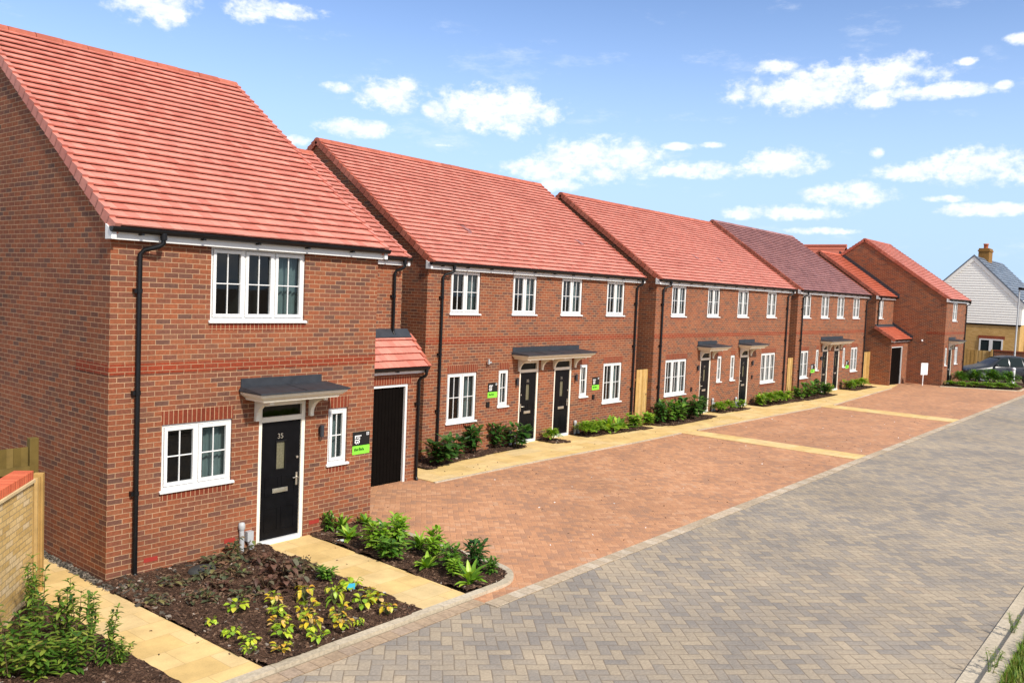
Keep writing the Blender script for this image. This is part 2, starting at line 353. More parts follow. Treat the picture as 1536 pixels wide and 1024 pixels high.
def door(root, x0, x1, y=0., z0=.02, z1=2.4, num='35', hinge='l', simple=False):
    t = .075; fy, by = y + .02, y + .09
    f = MB()
    f.box(x0, x0 + t, fy, by, z0, z1); f.box(x1 - t, x1, fy, by, z0, z1); f.box(x0 + t, x1 - t, fy, by, z1 - t, z1); f.box(x0 + t, x1 - t, fy, by, z1 - .34, z1 - .255)
    fr = f.build('door_frame', 'cream' if not simple else 'white', root, bevel=.005)
    th = MB(); th.box(x0 + t, x1 - t, fy - .05, by, z0, z0 + .075); th.build('threshold', 'white', fr, bevel=.008)
    g = MB(); g.poly([(x0 + t, by - .02, z1 - .255), (x1 - t, by - .02, z1 - .255), (x1 - t, by - .02, z1 - t), (x0 + t, by - .02, z1 - t)]); g.build('fanlight', 'fanlight', fr)
    a, b, c, d = x0 + t + .004, x1 - t - .004, z0 + .08, z1 - .345; yy = fy + .025
    l = MB(); cx = (a + b) / 2; hw = .085; g0, g1 = d - .80, d - .34
    l.box(a, cx - hw, yy, yy + .04, c, d); l.box(cx + hw, b, yy, yy + .04, c, d); l.box(cx - hw, cx + hw, yy, yy + .04, c, g0); l.box(cx - hw, cx + hw, yy, yy + .04, g1, d)
    for q0, q1 in ((c + .12, c + .52), (c + .72, g0 - .12)):      # raised panel mouldings
        for p0, p1 in ((a + .09, cx - .03), (cx + .03, b - .09)):
            l.box(p0, p1, yy - .006, yy - .0005, q0, q0 + .018); l.box(p0, p1, yy - .006, yy - .0005, q1 - .018, q1); l.box(p0, p0 + .018, yy - .006, yy - .0005, q0 + .018, q1 - .018); l.box(p1 - .018, p1, yy - .006, yy - .0005, q0 + .018, q1 - .018)
    lf = l.build('door', 'door', root)
    g = MB(); g.poly([(cx - hw, yy + .02, g0), (cx + hw, yy + .02, g0), (cx + hw, yy + .02, g1), (cx - hw, yy + .02, g1)]); g.build('door_glass', 'obscure', lf)
    k = MB(); k.box(cx - hw - .022, cx + hw + .022, yy - .012, yy - .001, g1, g1 + .025); k.box(cx - hw - .012, cx - hw, yy - .008, yy - .001, g0, g1); k.box(cx + hw, cx + hw + .012, yy - .008, yy - .001, g0, g1); k.box(cx - hw - .012, cx + hw + .012, yy - .008, yy - .001, g0 - .015, g0); k.build('glass_bead', 'black', lf)
    k = MB(); zc = c + .80; k.box(cx - .15, cx + .15, yy - .014, yy - .001, zc - .038, zc + .038); k.box(cx - .12, cx + .12, yy - .018, yy - .014, zc - .02, zc + .02); k.build('letterbox', 'chrome', lf, bevel=.004)
    hx = b - .06 if hinge == 'l' else a + .06; dx = -.11 if hinge == 'l' else .11
    k = MB(); k.box(hx - .018, hx + .018, yy - .012, yy - .001, c + .84, c + 1.06); k.tube([(hx, yy - .01, c + .98), (hx, yy - .055, c + .98), (hx + dx, yy - .055, c + .98)], .011, 8); k.build('handle', 'chrome', lf); k = MB(); k.tube([(hx, yy - .02, c + 1.32), (hx, yy - .001, c + 1.32)], .022, 10); k.build('lock', 'chrome', lf)
    if num:
        o = text_mesh(num, .12, lf, 'house_number', 'chrome'); o.location = (cx - .075, yy - .004, g1 + .055)
    return lf
def text_mesh(s, size, parent, name, mat):
    cu = bpy.data.curves.new(name, 'FONT'); cu.body = s; cu.size = size; cu.extrude = .003
    t = bpy.data.objects.new(name + '_curve', cu); COL.objects.link(t)
    dg = bpy.context.evaluated_depsgraph_get(); me = bpy.data.meshes.new_from_object(t.evaluated_get(dg))
    bpy.data.objects.remove(t); bpy.data.curves.remove(cu)
    for v in me.vertices: v.co = (v.co.x, -v.co.z, v.co.y)
    me.materials.clear(); me.materials.append(M[mat])
    o = bpy.data.objects.new(name, me); COL.objects.link(o); o.parent = parent; return o
def canopy(root, x0, x1, y=0., zb=2.78, proj=.62, brackets=()):
    mb = MB(); zf = zb - .16; e = .02
    a0, a1 = x0, x1; f0, f1 = x0 - .02, x1 + .02
    mb.box(x0 + .02, x1 - .12, y - .022, y - .002, zb - .1, zb + .03)                         # lead upstand on the brick
    mb.hexa([(f0, y - proj, zf - .015), (f1, y - proj, zf - .015), (f1, y - .003, zb - .16), (f0, y - .003, zb - .16), (f0, y - proj, zf + .012), (f1, y - proj, zf + .012), (a1 - .02, y - .003, zb - .095), (a0 + .02, y - .003, zb - .095)])
    for k in range(1, int((x1 - x0) / .95) + 1):                                              # rolls in the lead
        x = x0 + k * (x1 - x0) / (int((x1 - x0) / .95) + 1)
        mb.tube([(x, y - proj + .01, zf + .015), (x, y - .03, zb - .098)], .01, 6)
    top = mb.build('canopy', 'lead', root)
    c = MB()                                                                                    # moulded cornice: a stepped, hollow profile running round three sides
    prof = [(.03, -.02), (.045, -.055), (.085, -.09), (.125, -.115), (.14, -.15)]
    zt = zf
    for (o0, h0), (o1, h1) in zip(prof, prof[1:]):
        p = lambda o, h: [(f0 + o, y - .004, zt + h), (f0 + o, y - proj + o, zt + h), (f1 - o, y - proj + o, zt + h), (f1 - o, y - .004, zt + h)]
        A, B = p(o0, h0), p(o1, h1)
        for i in range(3): c.poly([A[i], A[i+1], B[i+1], B[i]])
    o = prof[-1][0]; h = prof[-1][1]
    c.poly([(f0 + o, y - .004, zt + h), (f0 + o, y - proj + o, zt + h), (f1 - o, y - proj + o, zt + h), (f1 - o, y - .004, zt + h)])
    c.poly([(f0 + .03, y - .004, zt - .02), (f0 + .03, y - proj + .03, zt - .02), (f1 - .03, y - proj + .03, zt - .02), (f1 - .03, y - .004, zt - .02)])
    c.build('cornice', 'cream', top)
    for bx in brackets:
        b = MB(); z1 = zt + h + .002
        out = [(y - .003, z1), (y - .42, z1), (y - .42, z1 - .05)]
        for i in range(9):
            t = i / 8 * math.pi / 2; out.append((y - .06 - .34 * (1 - math.sin(t)), z1 - .05 - .26 * (1 - math.cos(t))))
        out += [(y - .06, z1 - .36), (y - .003, z1 - .36)]
        b.prism(out, 'x', bx - .035, bx + .035); b.build('bracket', 'cream', top)
    return top
def tiles(mb, x0, x1, e, r, gauge=.2, tw=.165, jit=.002, th=.022, left_cut=None):
    """interlocking flat tiles; e=(y,z) of the eave, r=(y,z) of the ridge"""
    dy, dz = r[0] - e[0], r[1] - e[1]; L = math.hypot(dy, dz); uy, uz = dy / L, dz / L; ny, nz = -uz, uy
    if nz < 0: ny, nz = -ny, -nz
    n = max(1, round(L / gauge)); g = L / n
    def P(x, s, h): return (x, e[0] + uy * s + ny * h, e[1] + uz * s + nz * h)
    for i in range(n):
        s0 = i * g; s1 = min(L, s0 + g + .04); off = (i % 2) * tw * .5
        x = x0 - off
        while x < x1 - .001:
            a, b = max(x0, x) + .0012, min(x1, x + tw) - .0012; x += tw
            if b - a < .02: continue
            h = U(-jit, jit); k = h + U(-jit, jit) * .4; lo = th + .052
            p = [P(a, s0, .052 + h), P(b, s0, .052 + k), P(b, s1, 0.004), P(a, s1, 0.004), P(a, s0, lo + h), P(b, s0, lo + k), P(b, s1, th * .95 - .0), P(a, s1, th * .95)]
            mb.hexa(p)
    return g
def verge(mb, x, e, r, gauge, side):
    dy, dz = r[0] - e[0], r[1] - e[1]; L = math.hypot(dy, dz); uy, uz = dy / L, dz / L; ny, nz = -uz, uy
    if nz < 0: ny, nz = -ny, -nz
    n = max(1, round(L / gauge)); g = L / n; a, b = (x - .035, x + .05) if side < 0 else (x - .05, x + .035)
    def P(x, s, h): return (x, e[0] + uy * s + ny * h, e[1] + uz * s + nz * h)
    for i in range(n):
        s0 = i * g - .012; s1 = s0 + g + .012
        mb.hexa([P(a, s0, -.085), P(b, s0, -.085), P(b, s1, -.10), P(a, s1, -.10), P(a, s0, .088), P(b, s0, .088), P(b, s1, .05), P(a, s1, .05)])
def ridge(mb, x0, x1, y, z, seg=.45):
    n = max(1, round((x1 - x0) / seg)); w = (x1 - x0) / n
    for i in range(n):
        a, b = x0 + i * w + .004, x0 + (i + 1) * w - .004; dz = U(-.004, .004); pts = []
        for k in range(7):
            t = math.pi * k / 6; pts.append((y - .14 * math.cos(t), z - .07 + dz + .125 * math.sin(t)))
        pts = pts + [(y + .11, z - .08 + dz), (y - .11, z - .08 + dz)]
        mb.prism(pts, 'x', a, b)
def roof(root, W, e, r, mat='tile', vmat='tile', x0=0., vl=True, vr=True, back=None, gauge=.2, tw=.165, ov=.02):
    mb = MB(); g = tiles(mb, x0 - ov, x0 + W + ov, e, r, gauge, tw)
    t = mb.build('roof', mat, root)
    bk = MB(); b = back or (2 * r[0] - e[0], e[1])
    bk.hexa([(x0 - ov, r[0], r[1] - .02), (x0 + W + ov, r[0], r[1] - .02), (x0 + W + ov, b[0], b[1] - .02), (x0 - ov, b[0], b[1] - .02), (x0 - ov, r[0], r[1] + .04), (x0 + W + ov, r[0], r[1] + .04), (x0 + W + ov, b[0], b[1] + .04), (x0 - ov, b[0], b[1] + .04)])
    bk.hexa([(x0 + .01, e[0] + .1, e[1] + .03), (x0 + W - .01, e[0] + .1, e[1] + .03), (x0 + W - .01, r[0], r[1] - .06), (x0 + .01, r[0], r[1] - .06), (x0 + .01, e[0] + .1, e[1] + .06), (x0 + W - .01, e[0] + .1, e[1] + .06), (x0 + W - .01, r[0], r[1] - .03), (x0 + .01, r[0], r[1] - .03)])
    bk.build('rear_slope', mat, t)
    rd = MB(); ridge(rd, x0 - ov - .02, x0 + W + ov + .02, r[0], r[1] + .03); rd.build('ridge_tiles', mat if mat != 'tile' else 'tile_dark', t)
    for f, sd, x in ((vl, -1, x0 - ov), (vr, 1, x0 + W + ov)):
        if f:
            v = MB(); verge(v, x, e, r, gauge, sd)
            verge(v, x, (b[0], b[1]), r, gauge, sd); v.build('verge', vmat, t)
    return t
def eaves(root, x0, x1, y, z=5.0, gut=True, zf=None, ends='lr'):
    """fascia board, boxed ends and black half-round gutter; z is the deck height at y-.18"""
    f = MB(); zb = zf or z - .15
    f.box(x0 - .07, x1 + .07, y - .12, y - .004, zb, z + .02)
    for s, x in ((0, x0), (1, x1)):
        if 'lr'[s] in ends:
            a, b = (x - .075, x - .004) if s == 0 else (x + .004, x + .075)
            f.hexa([(a, y - .17, zb), (b, y - .17, zb), (b, y + .01, zb), (a, y + .01, zb), (a, y - .17, z - .03), (b, y - .17, z - .03), (b, y + .01, z + .06), (a, y + .01, z + .06)])
    f.box(x0, x1, y - .17, y - .121, z - .03, z - .012)
    fo = f.build('fascia', 'white', root)
    g = MB(); yc, zc = y - .19, z + .02
    prof = [(yc + .062 * math.cos(t), zc + .074 * math.sin(t)) for t in [math.pi + math.pi * k / 8 for k in range(9)]]
    prof += [(yc + .055, zc + .002), (yc - .055, zc + .002)]
    g.prism(prof, 'x', x0 - .09, x1 + .09, 0, False)
    k = x0 + .35
    while k < x1:
        g.box(k - .02, k + .02, y - .215, y - .121, z - .075, z - .04); k += .95
    g.build('gutter', 'black', root)
def downpipe(root, x, y=0., zt=4.9, zb=.02, dx=.27, r=.035):
    p = MB()
    p.tube([(x + dx, y - .2, zt + .06), (x + dx, y - .2, zt - .07), (x + dx * .8, y - .18, zt - .11), (x + dx * .2, y - .08, zt - .17), (x, y - .06, zt - .23), (x, y - .06, zb)], r, 10)
    p.tube([(x + dx, y - .2, zt + .08), (x + dx, y - .2, zt - .02)], r * 1.35, 10)
    z = zt - .75
    while z > zb + .3:
        p.box(x - .075, x + .03, y - .07, y - .002, z - .03, z + .03); p.tube([(x, y - .06, z - .03), (x, y - .06, z + .03)], r * 1.22, 10); z -= 1.45
    p.tube([(x, y - .06, zb + .06), (x, y - .1, zb - .01)], r, 10)
    p.build('downpipe', 'black', root)
def soldier(root, x0, x1, z0, z1, y=0.):
    m = MB(); m.box(x0, x1, y - .004, y + .02, z0, z1, 0, True); m.build('soldier_course', 'soldier', root)
def shell(root, W, D, e, r, holes, x0=0., y=0., band=True, bandL=True, ztop=5.05, left=True, right=True, name='wall', zbase=-.12, mat='brick', inner=True):
    """hollow brick shell with real openings"""
    k = (r[1] - e[1]) / (r[0] - e[0]); deck = lambda yy: r[1] - k * abs(r[0] - yy) - .035
    mb = MB(); zt = min(ztop, deck(y))
    wall_front(mb, x0, x0 + W, y, zbase, zt, holes)
    b = y + D
    for f, x in ((left, x0), (right, x0 + W)):
        if f: mb.poly([(x, y, zbase), (x, b, zbase), (x, b, deck(b)), (x, r[0], r[1] - .035), (x, y, deck(y))])
    mb.poly([(x0, b, zbase), (x0 + W, b, zbase), (x0 + W, b, 4.98), (x0, b, 4.98)])
    w = mb.build(name, mat, root)
    if band:
        c = MB(); c.box(x0 - (.006 if left and bandL else -.001), x0 + W + (.006 if right else -.001), y - .006, y + .01, 2.96, 3.11)
        if left and bandL: c.box(x0 - .006, x0 + .01, y + .0101, y + 1.0 if bandL == 1 else b, 2.96, 3.11)
        c.build('string_course', 'band', root)
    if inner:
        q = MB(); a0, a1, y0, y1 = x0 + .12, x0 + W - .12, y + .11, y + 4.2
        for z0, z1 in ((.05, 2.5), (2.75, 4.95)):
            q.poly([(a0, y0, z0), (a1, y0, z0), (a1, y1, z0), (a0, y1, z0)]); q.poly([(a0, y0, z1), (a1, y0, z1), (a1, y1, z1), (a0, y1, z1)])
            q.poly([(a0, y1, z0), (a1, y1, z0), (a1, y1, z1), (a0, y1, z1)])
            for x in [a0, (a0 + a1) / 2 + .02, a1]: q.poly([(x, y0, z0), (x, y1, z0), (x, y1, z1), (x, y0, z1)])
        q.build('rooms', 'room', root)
    return w
def wall_light(root, x, z, y=0.):
    m = MB(); m.box(x - .025, x + .025, y - .03, y - .002, z - .05, z + .05); m.tube([(x, y - .07, z - .1), (x, y - .07, z + .1)], .038, 12); m.build('wall_light', 'lead', root)
def ducts(root, x, y=0., h=.45):
    m = MB(); m.tube([(x, y - .05, -.02), (x + .01, y - .05, h * .5), (x, y - .045, h)], [.045, .04, .04], 10); m.lathe([(.0, h + .06), (.045, h + .05), (.055, h), (.05, h - .05), (.04, h - .07)], (x, y - .05, 0), 10)
    m.build('service_duct', 'grey_plastic', root)
    m = MB(); m.tube([(x + .21, y - .06, -.02), (x + .16, y - .05, h * .35), (x + .15, y - .05, h * .45)], .045, 10); m.box(x + .09, x + .2, y - .09, y - .002, h * .4, h * .75); m.build('service_duct', 'grey_plastic', root)
def airbrick(root, x, z, y=0.):
    m = MB(); m.box(x - .107, x + .107, y - .004, y + .01, z - .033, z + .033); m.build('air_brick', 'redbrickvent', root)
def alarm(root, x, z, y=0.):
    m = MB(); m.box(x - .06, x + .06, y - .03, y - .002, z - .075, z + .075); m.build('vent_cover', 'black', root)
def opening(w): return (w[0], w[1], w[2], w[3])
def fit_windows(root, wins, y=0.):
    for w in wins:
        x0, x1, z0, z1, n, cur = w
        window(root, x0, x1, z0, z1, n, y, cur)
        if z1 < 3: soldier(root, x0 - .01, x1 + .01, z1 + .002, z1 + .222, y)
        soldier(root, x0 - .005, x1 + .005, z0 - .112, z0 - .002, y)
def sign(loc, label, w=.40, h=.41):
    """plot board: black upper part with white lettering, lime lower part"""
    t = thing('plot_sign', label, 'sign', loc, 'black and lime plot signs on the house fronts')
    m = MB(); m.box(0, w, -.008, -.001, .38 * h, h); m.build('upper_panel', 'signblack', t)
    m = MB(); m.box(0, w, -.0078, -.001, 0, .38 * h - .001); m.build('lower_panel', 'lime', t)
    m = MB(); q = lambda a, b, c, d: m.box(a * w, b * w, -.0105, -.0082, c * h, d * h)
    q(.12, .50, .80, .84); q(.12, .17, .70, .80); q(.22, .42, .72, .76); q(.36, .42, .66, .82); q(.12, .36, .62, .66)          # two rows of heavy white capitals
    q(.12, .40, .46, .50); q(.12, .18, .46, .60); q(.24, .30, .46, .58); q(.34, .40, .46, .62)
    for a, b, c, d in ((.80, .82, .82, .95), (.92, .94, .82, .95), (.82, .92, .93, .95), (.82, .92, .82, .84), (.85, .90, .87, .89)): q(a, b, c, d)   # small square emblem
    m.build('lettering', 'signwhite', t)
    m = MB(); x = .10
    for i, (ww, hh) in enumerate(((.05, .12), (.03, .14), (.06, .09), (.03, .12), (.0, 0), (.06, .14), (.05, .09), (.03, .14), (.05, .09))):
        if ww: m.box(x * w, (x + ww) * w, -.0103, -.008, .15 * h, (.15 + hh) * h); m.box((x + .005) * w, (x + ww + .012) * w, -.0103, -.008, (.15 + hh * .4) * h, (.17 + hh * .4) * h)
        x += ww + .025
    m.build('plot_lettering', 'signblack', t)
    return t

# ------------------------------------------------------------------ 1. nearest detached house with wing and garage
E1, R1 = (-.18, 5.0), (4.79, 8.53)
h1 = thing('brick_house', 'nearest red brick house with one black door and a garage at its right', 'house', (0, 0, 0), 'new red brick houses')
wins = [(1.54, 3.29, 3.69, 4.865, 3, 'r'), (.80, 1.97, 1.17, 2.19, 2, 'r'), (3.87, 4.30, 1.17, 2.19, 1, 'f')]
D1 = (2.46, 3.39, .02, 2.40)
shell(h1, 4.90, 9.58, E1, R1, [opening(w) for w in wins] + [D1], bandL=1)
fit_windows(h1, wins); door(h1, 2.46, 3.39, num='35')
canopy(h1, 2.08, 3.80, brackets=(2.40, 3.47))
roof(h1, 4.90, E1, R1, 'tile', 'tile')
eaves(h1, 0, 4.90, 0); downpipe(h1, .39)
wall_light(h1, 3.68, 1.83); ducts(h1, 2.15); airbrick(h1, .66, .22); airbrick(h1, 1.98, .24); airbrick(h1, 3.62, .24)
EW, RW = (2.32, 5.0), (6.0, 7.60)
shell(h1, 2.98, 7.0, EW, RW, [], x0=4.90, y=2.5, band=False, left=False, name='wing_wall', inner=False)
roof(h1, 2.98, EW, RW, 'tile', 'tile', x0=4.90, vl=False)
eaves(h1, 4.97, 7.88, 2.5, ends='r'); downpipe(h1, 7.60, 2.5, 4.9, 3.30, .16)
def garage(root, x0, x1, y, yw, dx0, dx1, zt=2.22, side_l=False, side_r=True, tilemat='tile_orange', vl=False, vr=True):
    m = MB(); wall_front(m, x0, x1, y, -.12, 2.56, [(dx0, dx1, 0., zt)], .16)
    for f, x in ((side_l, x0), (side_r, x1)):
        if f: m.poly([(x, y, -.12), (x, yw, -.12), (x, yw, 3.3), (x, y, 2.56)])
    m.build('garage_wall', 'brick', root)
    f = MB(); t = .06
    f.box(dx0, dx0 + t, y + .02, y + .12, 0, zt); f.box(dx1 - t, dx1, y + .02, y + .12, 0, zt); f.box(dx0 + t, dx1 - t, y + .02, y + .12, zt - t, zt)
    f.build('garage_frame', 'white', root)
    d = MB(); x = dx0 + t
    while x < dx1 - t - .01:
        b = min(x + .1, dx1 - t); d.box(x + .004, b - .004, y + .075, y + .10, .02, zt - t); x += .1
    d.box(dx0 + t, dx1 - t, y + .09, y + .11, .0, zt - t)
    d.build('garage_door', 'garage', root)
    soldier(root, dx0 - .02, dx1 + .1, zt + .003, zt + .2, y)
    mb = MB(); e, r = (y - .2, 2.58), (yw - .02, 3.28)
    g = tiles(mb, x0 + (0 if not vl else -.05), x1 + (.06 if vr else 0), e, r, .2, .165); ro = mb.build('pent_roof', tilemat, root)
    v = MB(); verge(v, x1 + .06 if vr else x0 - .05, e, r, .22, 1 if vr else -1); v.build('pent_verge', 'tile_dark', ro)
    fl = MB(); fl.hexa([(x0, yw - .16, 3.225), (x1 + .02, yw - .16, 3.225), (x1 + .02, yw - .002, 3.34), (x0, yw - .002, 3.34), (x0, yw - .165, 3.245), (x1 + .02, yw - .165, 3.245), (x1 + .02, yw - .002, 3.42), (x0, yw - .002, 3.42)])
    fl.build('flashing', 'lead', root)
    eaves(root, x0 + .05, x1 - .02, y, 2.58, ends='r' if vr else 'l', zf=2.46)
garage(h1, 4.905, 8.07, 2.0, 2.5, 5.55, 7.71, tilemat='tile')
downpipe(h1, 7.99, 2.0, 2.5, .02, .08)

# ------------------------------------------------------------------ 2-4. semi-detached pairs
def semi(label, loc, W, ry, rz, wins, doors, canopies, pipes, lights, mat='tile', vmat='tile_dark', gauge=.2):
    h = thing('semi_detached_house', label, 'house', loc, 'new red brick houses')
    e, r = (-.18, 5.0), (ry, rz)
    shell(h, W, 2 * ry, e, r, [opening(w) for w in wins] + [(a, b, .02, 2.4) for a, b, _, _ in doors], bandL=False)
    fit_windows(h, wins)
    for a, b, hg, nm in doors: door(h, a, b, num=nm, hinge=hg)
    for a, b, br in canopies: canopy(h, a, b, brackets=br)
    roof(h, W, e, r, mat, vmat, gauge=gauge); eaves(h, 0, W, 0)
    for x, dx in pipes: downpipe(h, x, 0, dx=dx)
    for x, z in lights: wall_light(h, x, z)
    return h
FZ = (3.70, 4.865); GZ = (.84, 2.18); SZ = (1.13, 2.19)
s2 = semi('semi-detached brick pair nearest the camera, one long slate canopy over two black doors', (9.60, 3.39, 0), 10.21, 4.535, 8.36,
     [(.85, 2.0, *FZ, 2, 'r'), (3.38, 4.48, *FZ, 2, 'r'), (5.70, 6.80, *FZ, 2, 'r'), (8.20, 9.28, *FZ, 2, 'lr'), (.85, 2.0, *GZ, 2, 'r'), (8.20, 9.33, *GZ, 2, 'lr'), (2.91, 3.35, *SZ, 1, 'f'), (6.87, 7.31, *SZ, 1, 'f')],
     [(3.85, 4.75, 'r', '33'), (5.52, 6.43, 'l', '31')], [(3.45, 6.85, (3.78, 4.86, 5.46, 6.55))], [(.49, .25), (9.97, .12)], [(3.68, 1.83), (6.60, 1.80)])
ducts(s2, 3.48, h=.4); ducts(s2, 6.66, h=.4); alarm(s2, 2.48, 1.26); alarm(s2, 7.66, 1.12)
def roof_vent(root, x, y, z, k=.71):
    m = MB(); a, b = .075, .16; m.hexa([(x - a, y - b, z - b * k), (x + a, y - b, z - b * k), (x + a, y + b, z + b * k), (x - a, y + b, z + b * k), (x - a, y - b, z - b * k + .12), (x + a, y - b, z - b * k + .12), (x + a, y + b, z + b * k + .06), (x - a, y + b, z + b * k + .06)]); m.build('roof_vent', 'tile_brown', root)
for hh, x, y, z in ((s2, 2.69, 1.24, 6.01), (s2, 8.32, 1.29, 6.05)): roof_vent(hh, x, y, z)
m = MB(); m.tube([(2.45, -.002, 2.42), (2.45, -.1, 2.42), (2.36, -.1, 2.42)], .025, 8); m.box(2.33, 2.37, -.12, -.08, 2.38, 2.52); m.build('overflow_pipe', 'grey_plastic', s2)
s3 = semi('middle semi-detached brick pair with two separate slate canopies and salmon roof', (20.59, 3.17, 0), 12.27, 4.288, 8.10,
     [(1.12, 2.22, *FZ, 2, 'r'), (3.95, 5.0, *FZ, 2, 'lr'), (6.65, 7.7, *FZ, 2, 'f'), (9.62, 10.65, *FZ, 2, 'r'), (.9, 2.5, *GZ, 3, 'r'), (9.3, 10.85, *GZ, 3, 'lr'), (5.05, 5.46, *SZ, 1, 'f'), (6.26, 6.68, *SZ, 1, 'r')],
     [(3.62, 4.5, 'r', '29'), (7.18, 8.06, 'r', '27')], [(3.28, 5.0, (3.58, 4.6)), (6.9, 8.6, (7.15, 8.16))], [(.40, .25), (11.8, .2)], [(3.35, 1.8), (8.3, 1.8)])
ducts(s3, 4.72, h=.5); ducts(s3, 6.85, h=.4); alarm(s3, 2.95, 1.0); alarm(s3, 8.4, 1.2); roof_vent(s3, 5.23, 1.32, 6.03); roof_vent(s3, 7.44, 1.34, 6.05)
s4 = semi('farthest semi-detached brick pair, roofed in plum brown tiles', (33.47, 3.06, 0), 10.23, 4.53, 8.27,
     [(.6, 1.7, *FZ, 2, 'r'), (3.1, 4.2, *FZ, 2, 'r'), (5.4, 6.5, *FZ, 2, 'lr'), (7.9, 9.0, *FZ, 2, 'r'), (.6, 1.75, *GZ, 2, 'r'), (8.0, 9.1, *GZ, 2, 'r'), (2.75, 3.15, *SZ, 1, 'f'), (6.7, 7.1, *SZ, 1, 'f')],
     [(3.65, 4.5, 'l', '25'), (5.35, 6.2, 'l', '23')], [(3.25, 6.6, (3.6, 4.6, 5.3, 6.3))], [(.5, .2), (10.0, .15)], [(3.35, 1.75)], 'tile_brown', 'tile_dark')
alarm(s4, 2.1, 1.0)
# ------------------------------------------------------------------ 5. end house with big side gable, link wing and garage
h5 = thing('brick_house', 'end brick house turning a tall blank gable, with small orange pent roof over a garage', 'house', (48.45, .06, 0), 'new red brick houses')
E5, R5 = (-.18, 5.0), (4.82, 8.46)
w5 = [(1.6, 2.75, 3.72, 4.865, 2, 'r'), (.37, .85, 1.13, 2.2, 1, 'f'), (2.75, 3.55, 1.13, 2.2, 2, 'r')]
shell(h5, 5.17, 9.64, E5, R5, [opening(w) for w in w5] + [(1.18, 2.1, .02, 2.4)], bandL=1)
fit_windows(h5, w5); door(h5, 1.18, 2.1, num=None); canopy(h5, .95, 2.75, brackets=(1.15, 2.12))
roof(h5, 5.17, E5, R5, 'tile', 'tile_dark'); eaves(h5, 0, 5.17, 0); downpipe(h5, 4.92, dx=.2)
E6, R6 = (2.72, 5.0), (6.30, 7.5)
XL = -3.4
shell(h5, -XL, 7.1, E6, R6, [(XL + .55, XL + 1.4, 3.71, 4.86)], x0=XL, y=2.9, band=False, right=False, name='link_wall', inner=False)
window(h5, XL + .55, XL + 1.4, 3.71, 4.86, 2, 2.9, 'r'); soldier(h5, XL + .545, XL + 1.405, 3.6, 3.708, 2.9)
roof(h5, -XL - .06, E6, R6, 'tile_orange', 'tile_dark', x0=XL, vr=False)
eaves(h5, XL, -.08, 2.9, ends='l'); downpipe(h5, XL + .3, 2.9, 4.9, 3.3, -.12)
m = MB(); k = 2.5 / 3.58
m.hexa([(-.02, 2.6, 4.94), (-.003, 2.6, 4.94), (-.003, 6.3, 7.52), (-.02, 6.3, 7.52), (-.02, 2.6, 5.2), (-.003, 2.6, 5.2), (-.003, 6.3, 7.78), (-.02, 6.3, 7.78)])
m.hexa([(-.02, 1.7, 2.55), (-.003, 1.7, 2.55), (-.003, 2.9, 3.3), (-.02, 2.9, 3.3), (-.02, 1.7, 2.78), (-.003, 1.7, 2.78), (-.003, 2.9, 3.55), (-.02, 2.9, 3.55)])
m.build('gable_flashing', 'lead', h5)
garage(h5, XL, -.02, 1.95, 2.9, XL + .12, XL + 2.35, zt=2.2, side_l=True, side_r=False, vl=True, vr=False)
m = MB(); m.lathe([(0, -.03), (.05, -.03), (.06, 0)], (0, 0, 0), 10, axis='x'); o = m.build('vent_cover', 'signwhite', h5); o.location = (-.002, 1.2, 2.55)

# ------------------------------------------------------------------ plot signs
sign((4.43, -.0, 1.31), 'plot sign beside the slim window of the nearest house, left of its garage')
sign((12.07, 3.39, 1.44), 'plot sign left of the slim window on the nearest semi-detached pair')
sign((17.18, 3.39, 1.34), 'plot sign between slim and wide windows right of two doors, nearest semi-detached pair')
sign((35.62, 3.06, 1.08), 'plot sign left of both doors on the brown-roofed pair', .5, .42)
sign((40.70, 3.06, 1.08), 'plot sign right of both doors on the brown-roofed pair', .5, .42)

# ------------------------------------------------------------------ fences and gates
def boards(mb, a, b, z0, z1, w=.1, th=.02, ragged=.0):
    a, b = Vector(a), Vector(b); L = (b - a).length; d = (b - a) / L; n = Vector((-d.y, d.x)); k = max(1, round(L / w)); s = L / k
    for i in range(k):
        p, q = a + d * (i * s + .003), a + d * ((i + 1) * s - .003 + .012); o = n * (th * .5 * (i % 2)); t = z1 + U(-ragged, ragged)
        A = [p + o, q + o, q + o + n * th, p + o + n * th]
        mb.hexa([(*v, z0) for v in A] + [(*v, t) for v in A])
def gate(x0, x1, y, h, label):
    t = thing('wooden_gate', label, 'gate', ((x0 + x1) / 2, y, 0), 'side gates between the houses'); w = (x1 - x0) / 2
    m = MB(); boards(m, (-w, 0), (w, 0), .04, h, .1); m.build('boards', 'fence', t)
    m = MB(); m.box(-w, w, .045, .09, .3, .4); m.box(-w, w, .045, .09, h - .4, h - .3); m.build('rail', 'fence', t)
    m = MB(); m.tube([(w - .1, -.002, 1.02), (w - .1, -.03, 1.02)], .03, 10); m.build('latch', 'chrome', t)
gate(19.82, 20.57, 3.33, 1.88, 'slatted timber gate between the two salmon-roofed semi-detached pairs')
gate(32.87, 33.45, 3.13, 1.88, 'slatted timber gate left of the brown-roofed pair')
gate(43.73, 45.03, 3.12, 1.85, 'slatted timber gate right of the brown-roofed pair')
t = thing('fence_panel', 'dull timber fence with a post, beside the nearest gable behind the yellow wall', 'fence', (-1.5, 1.95, 0))
m = MB(); boards(m, (-1.6, 0), (1.22, 0), .02, 1.70, .1); m.build('boards', 'fence_dark', t)
m = MB(); m.box(1.23, 1.36, -.06, .06, 0, 1.84); m.build('post', 'fence_dark', t, bevel=.01)
m = MB(); m.box(-1.6, 1.22, -.09, -.03, 1.32, 1.42); m.build('rail', 'fence_dark', t)
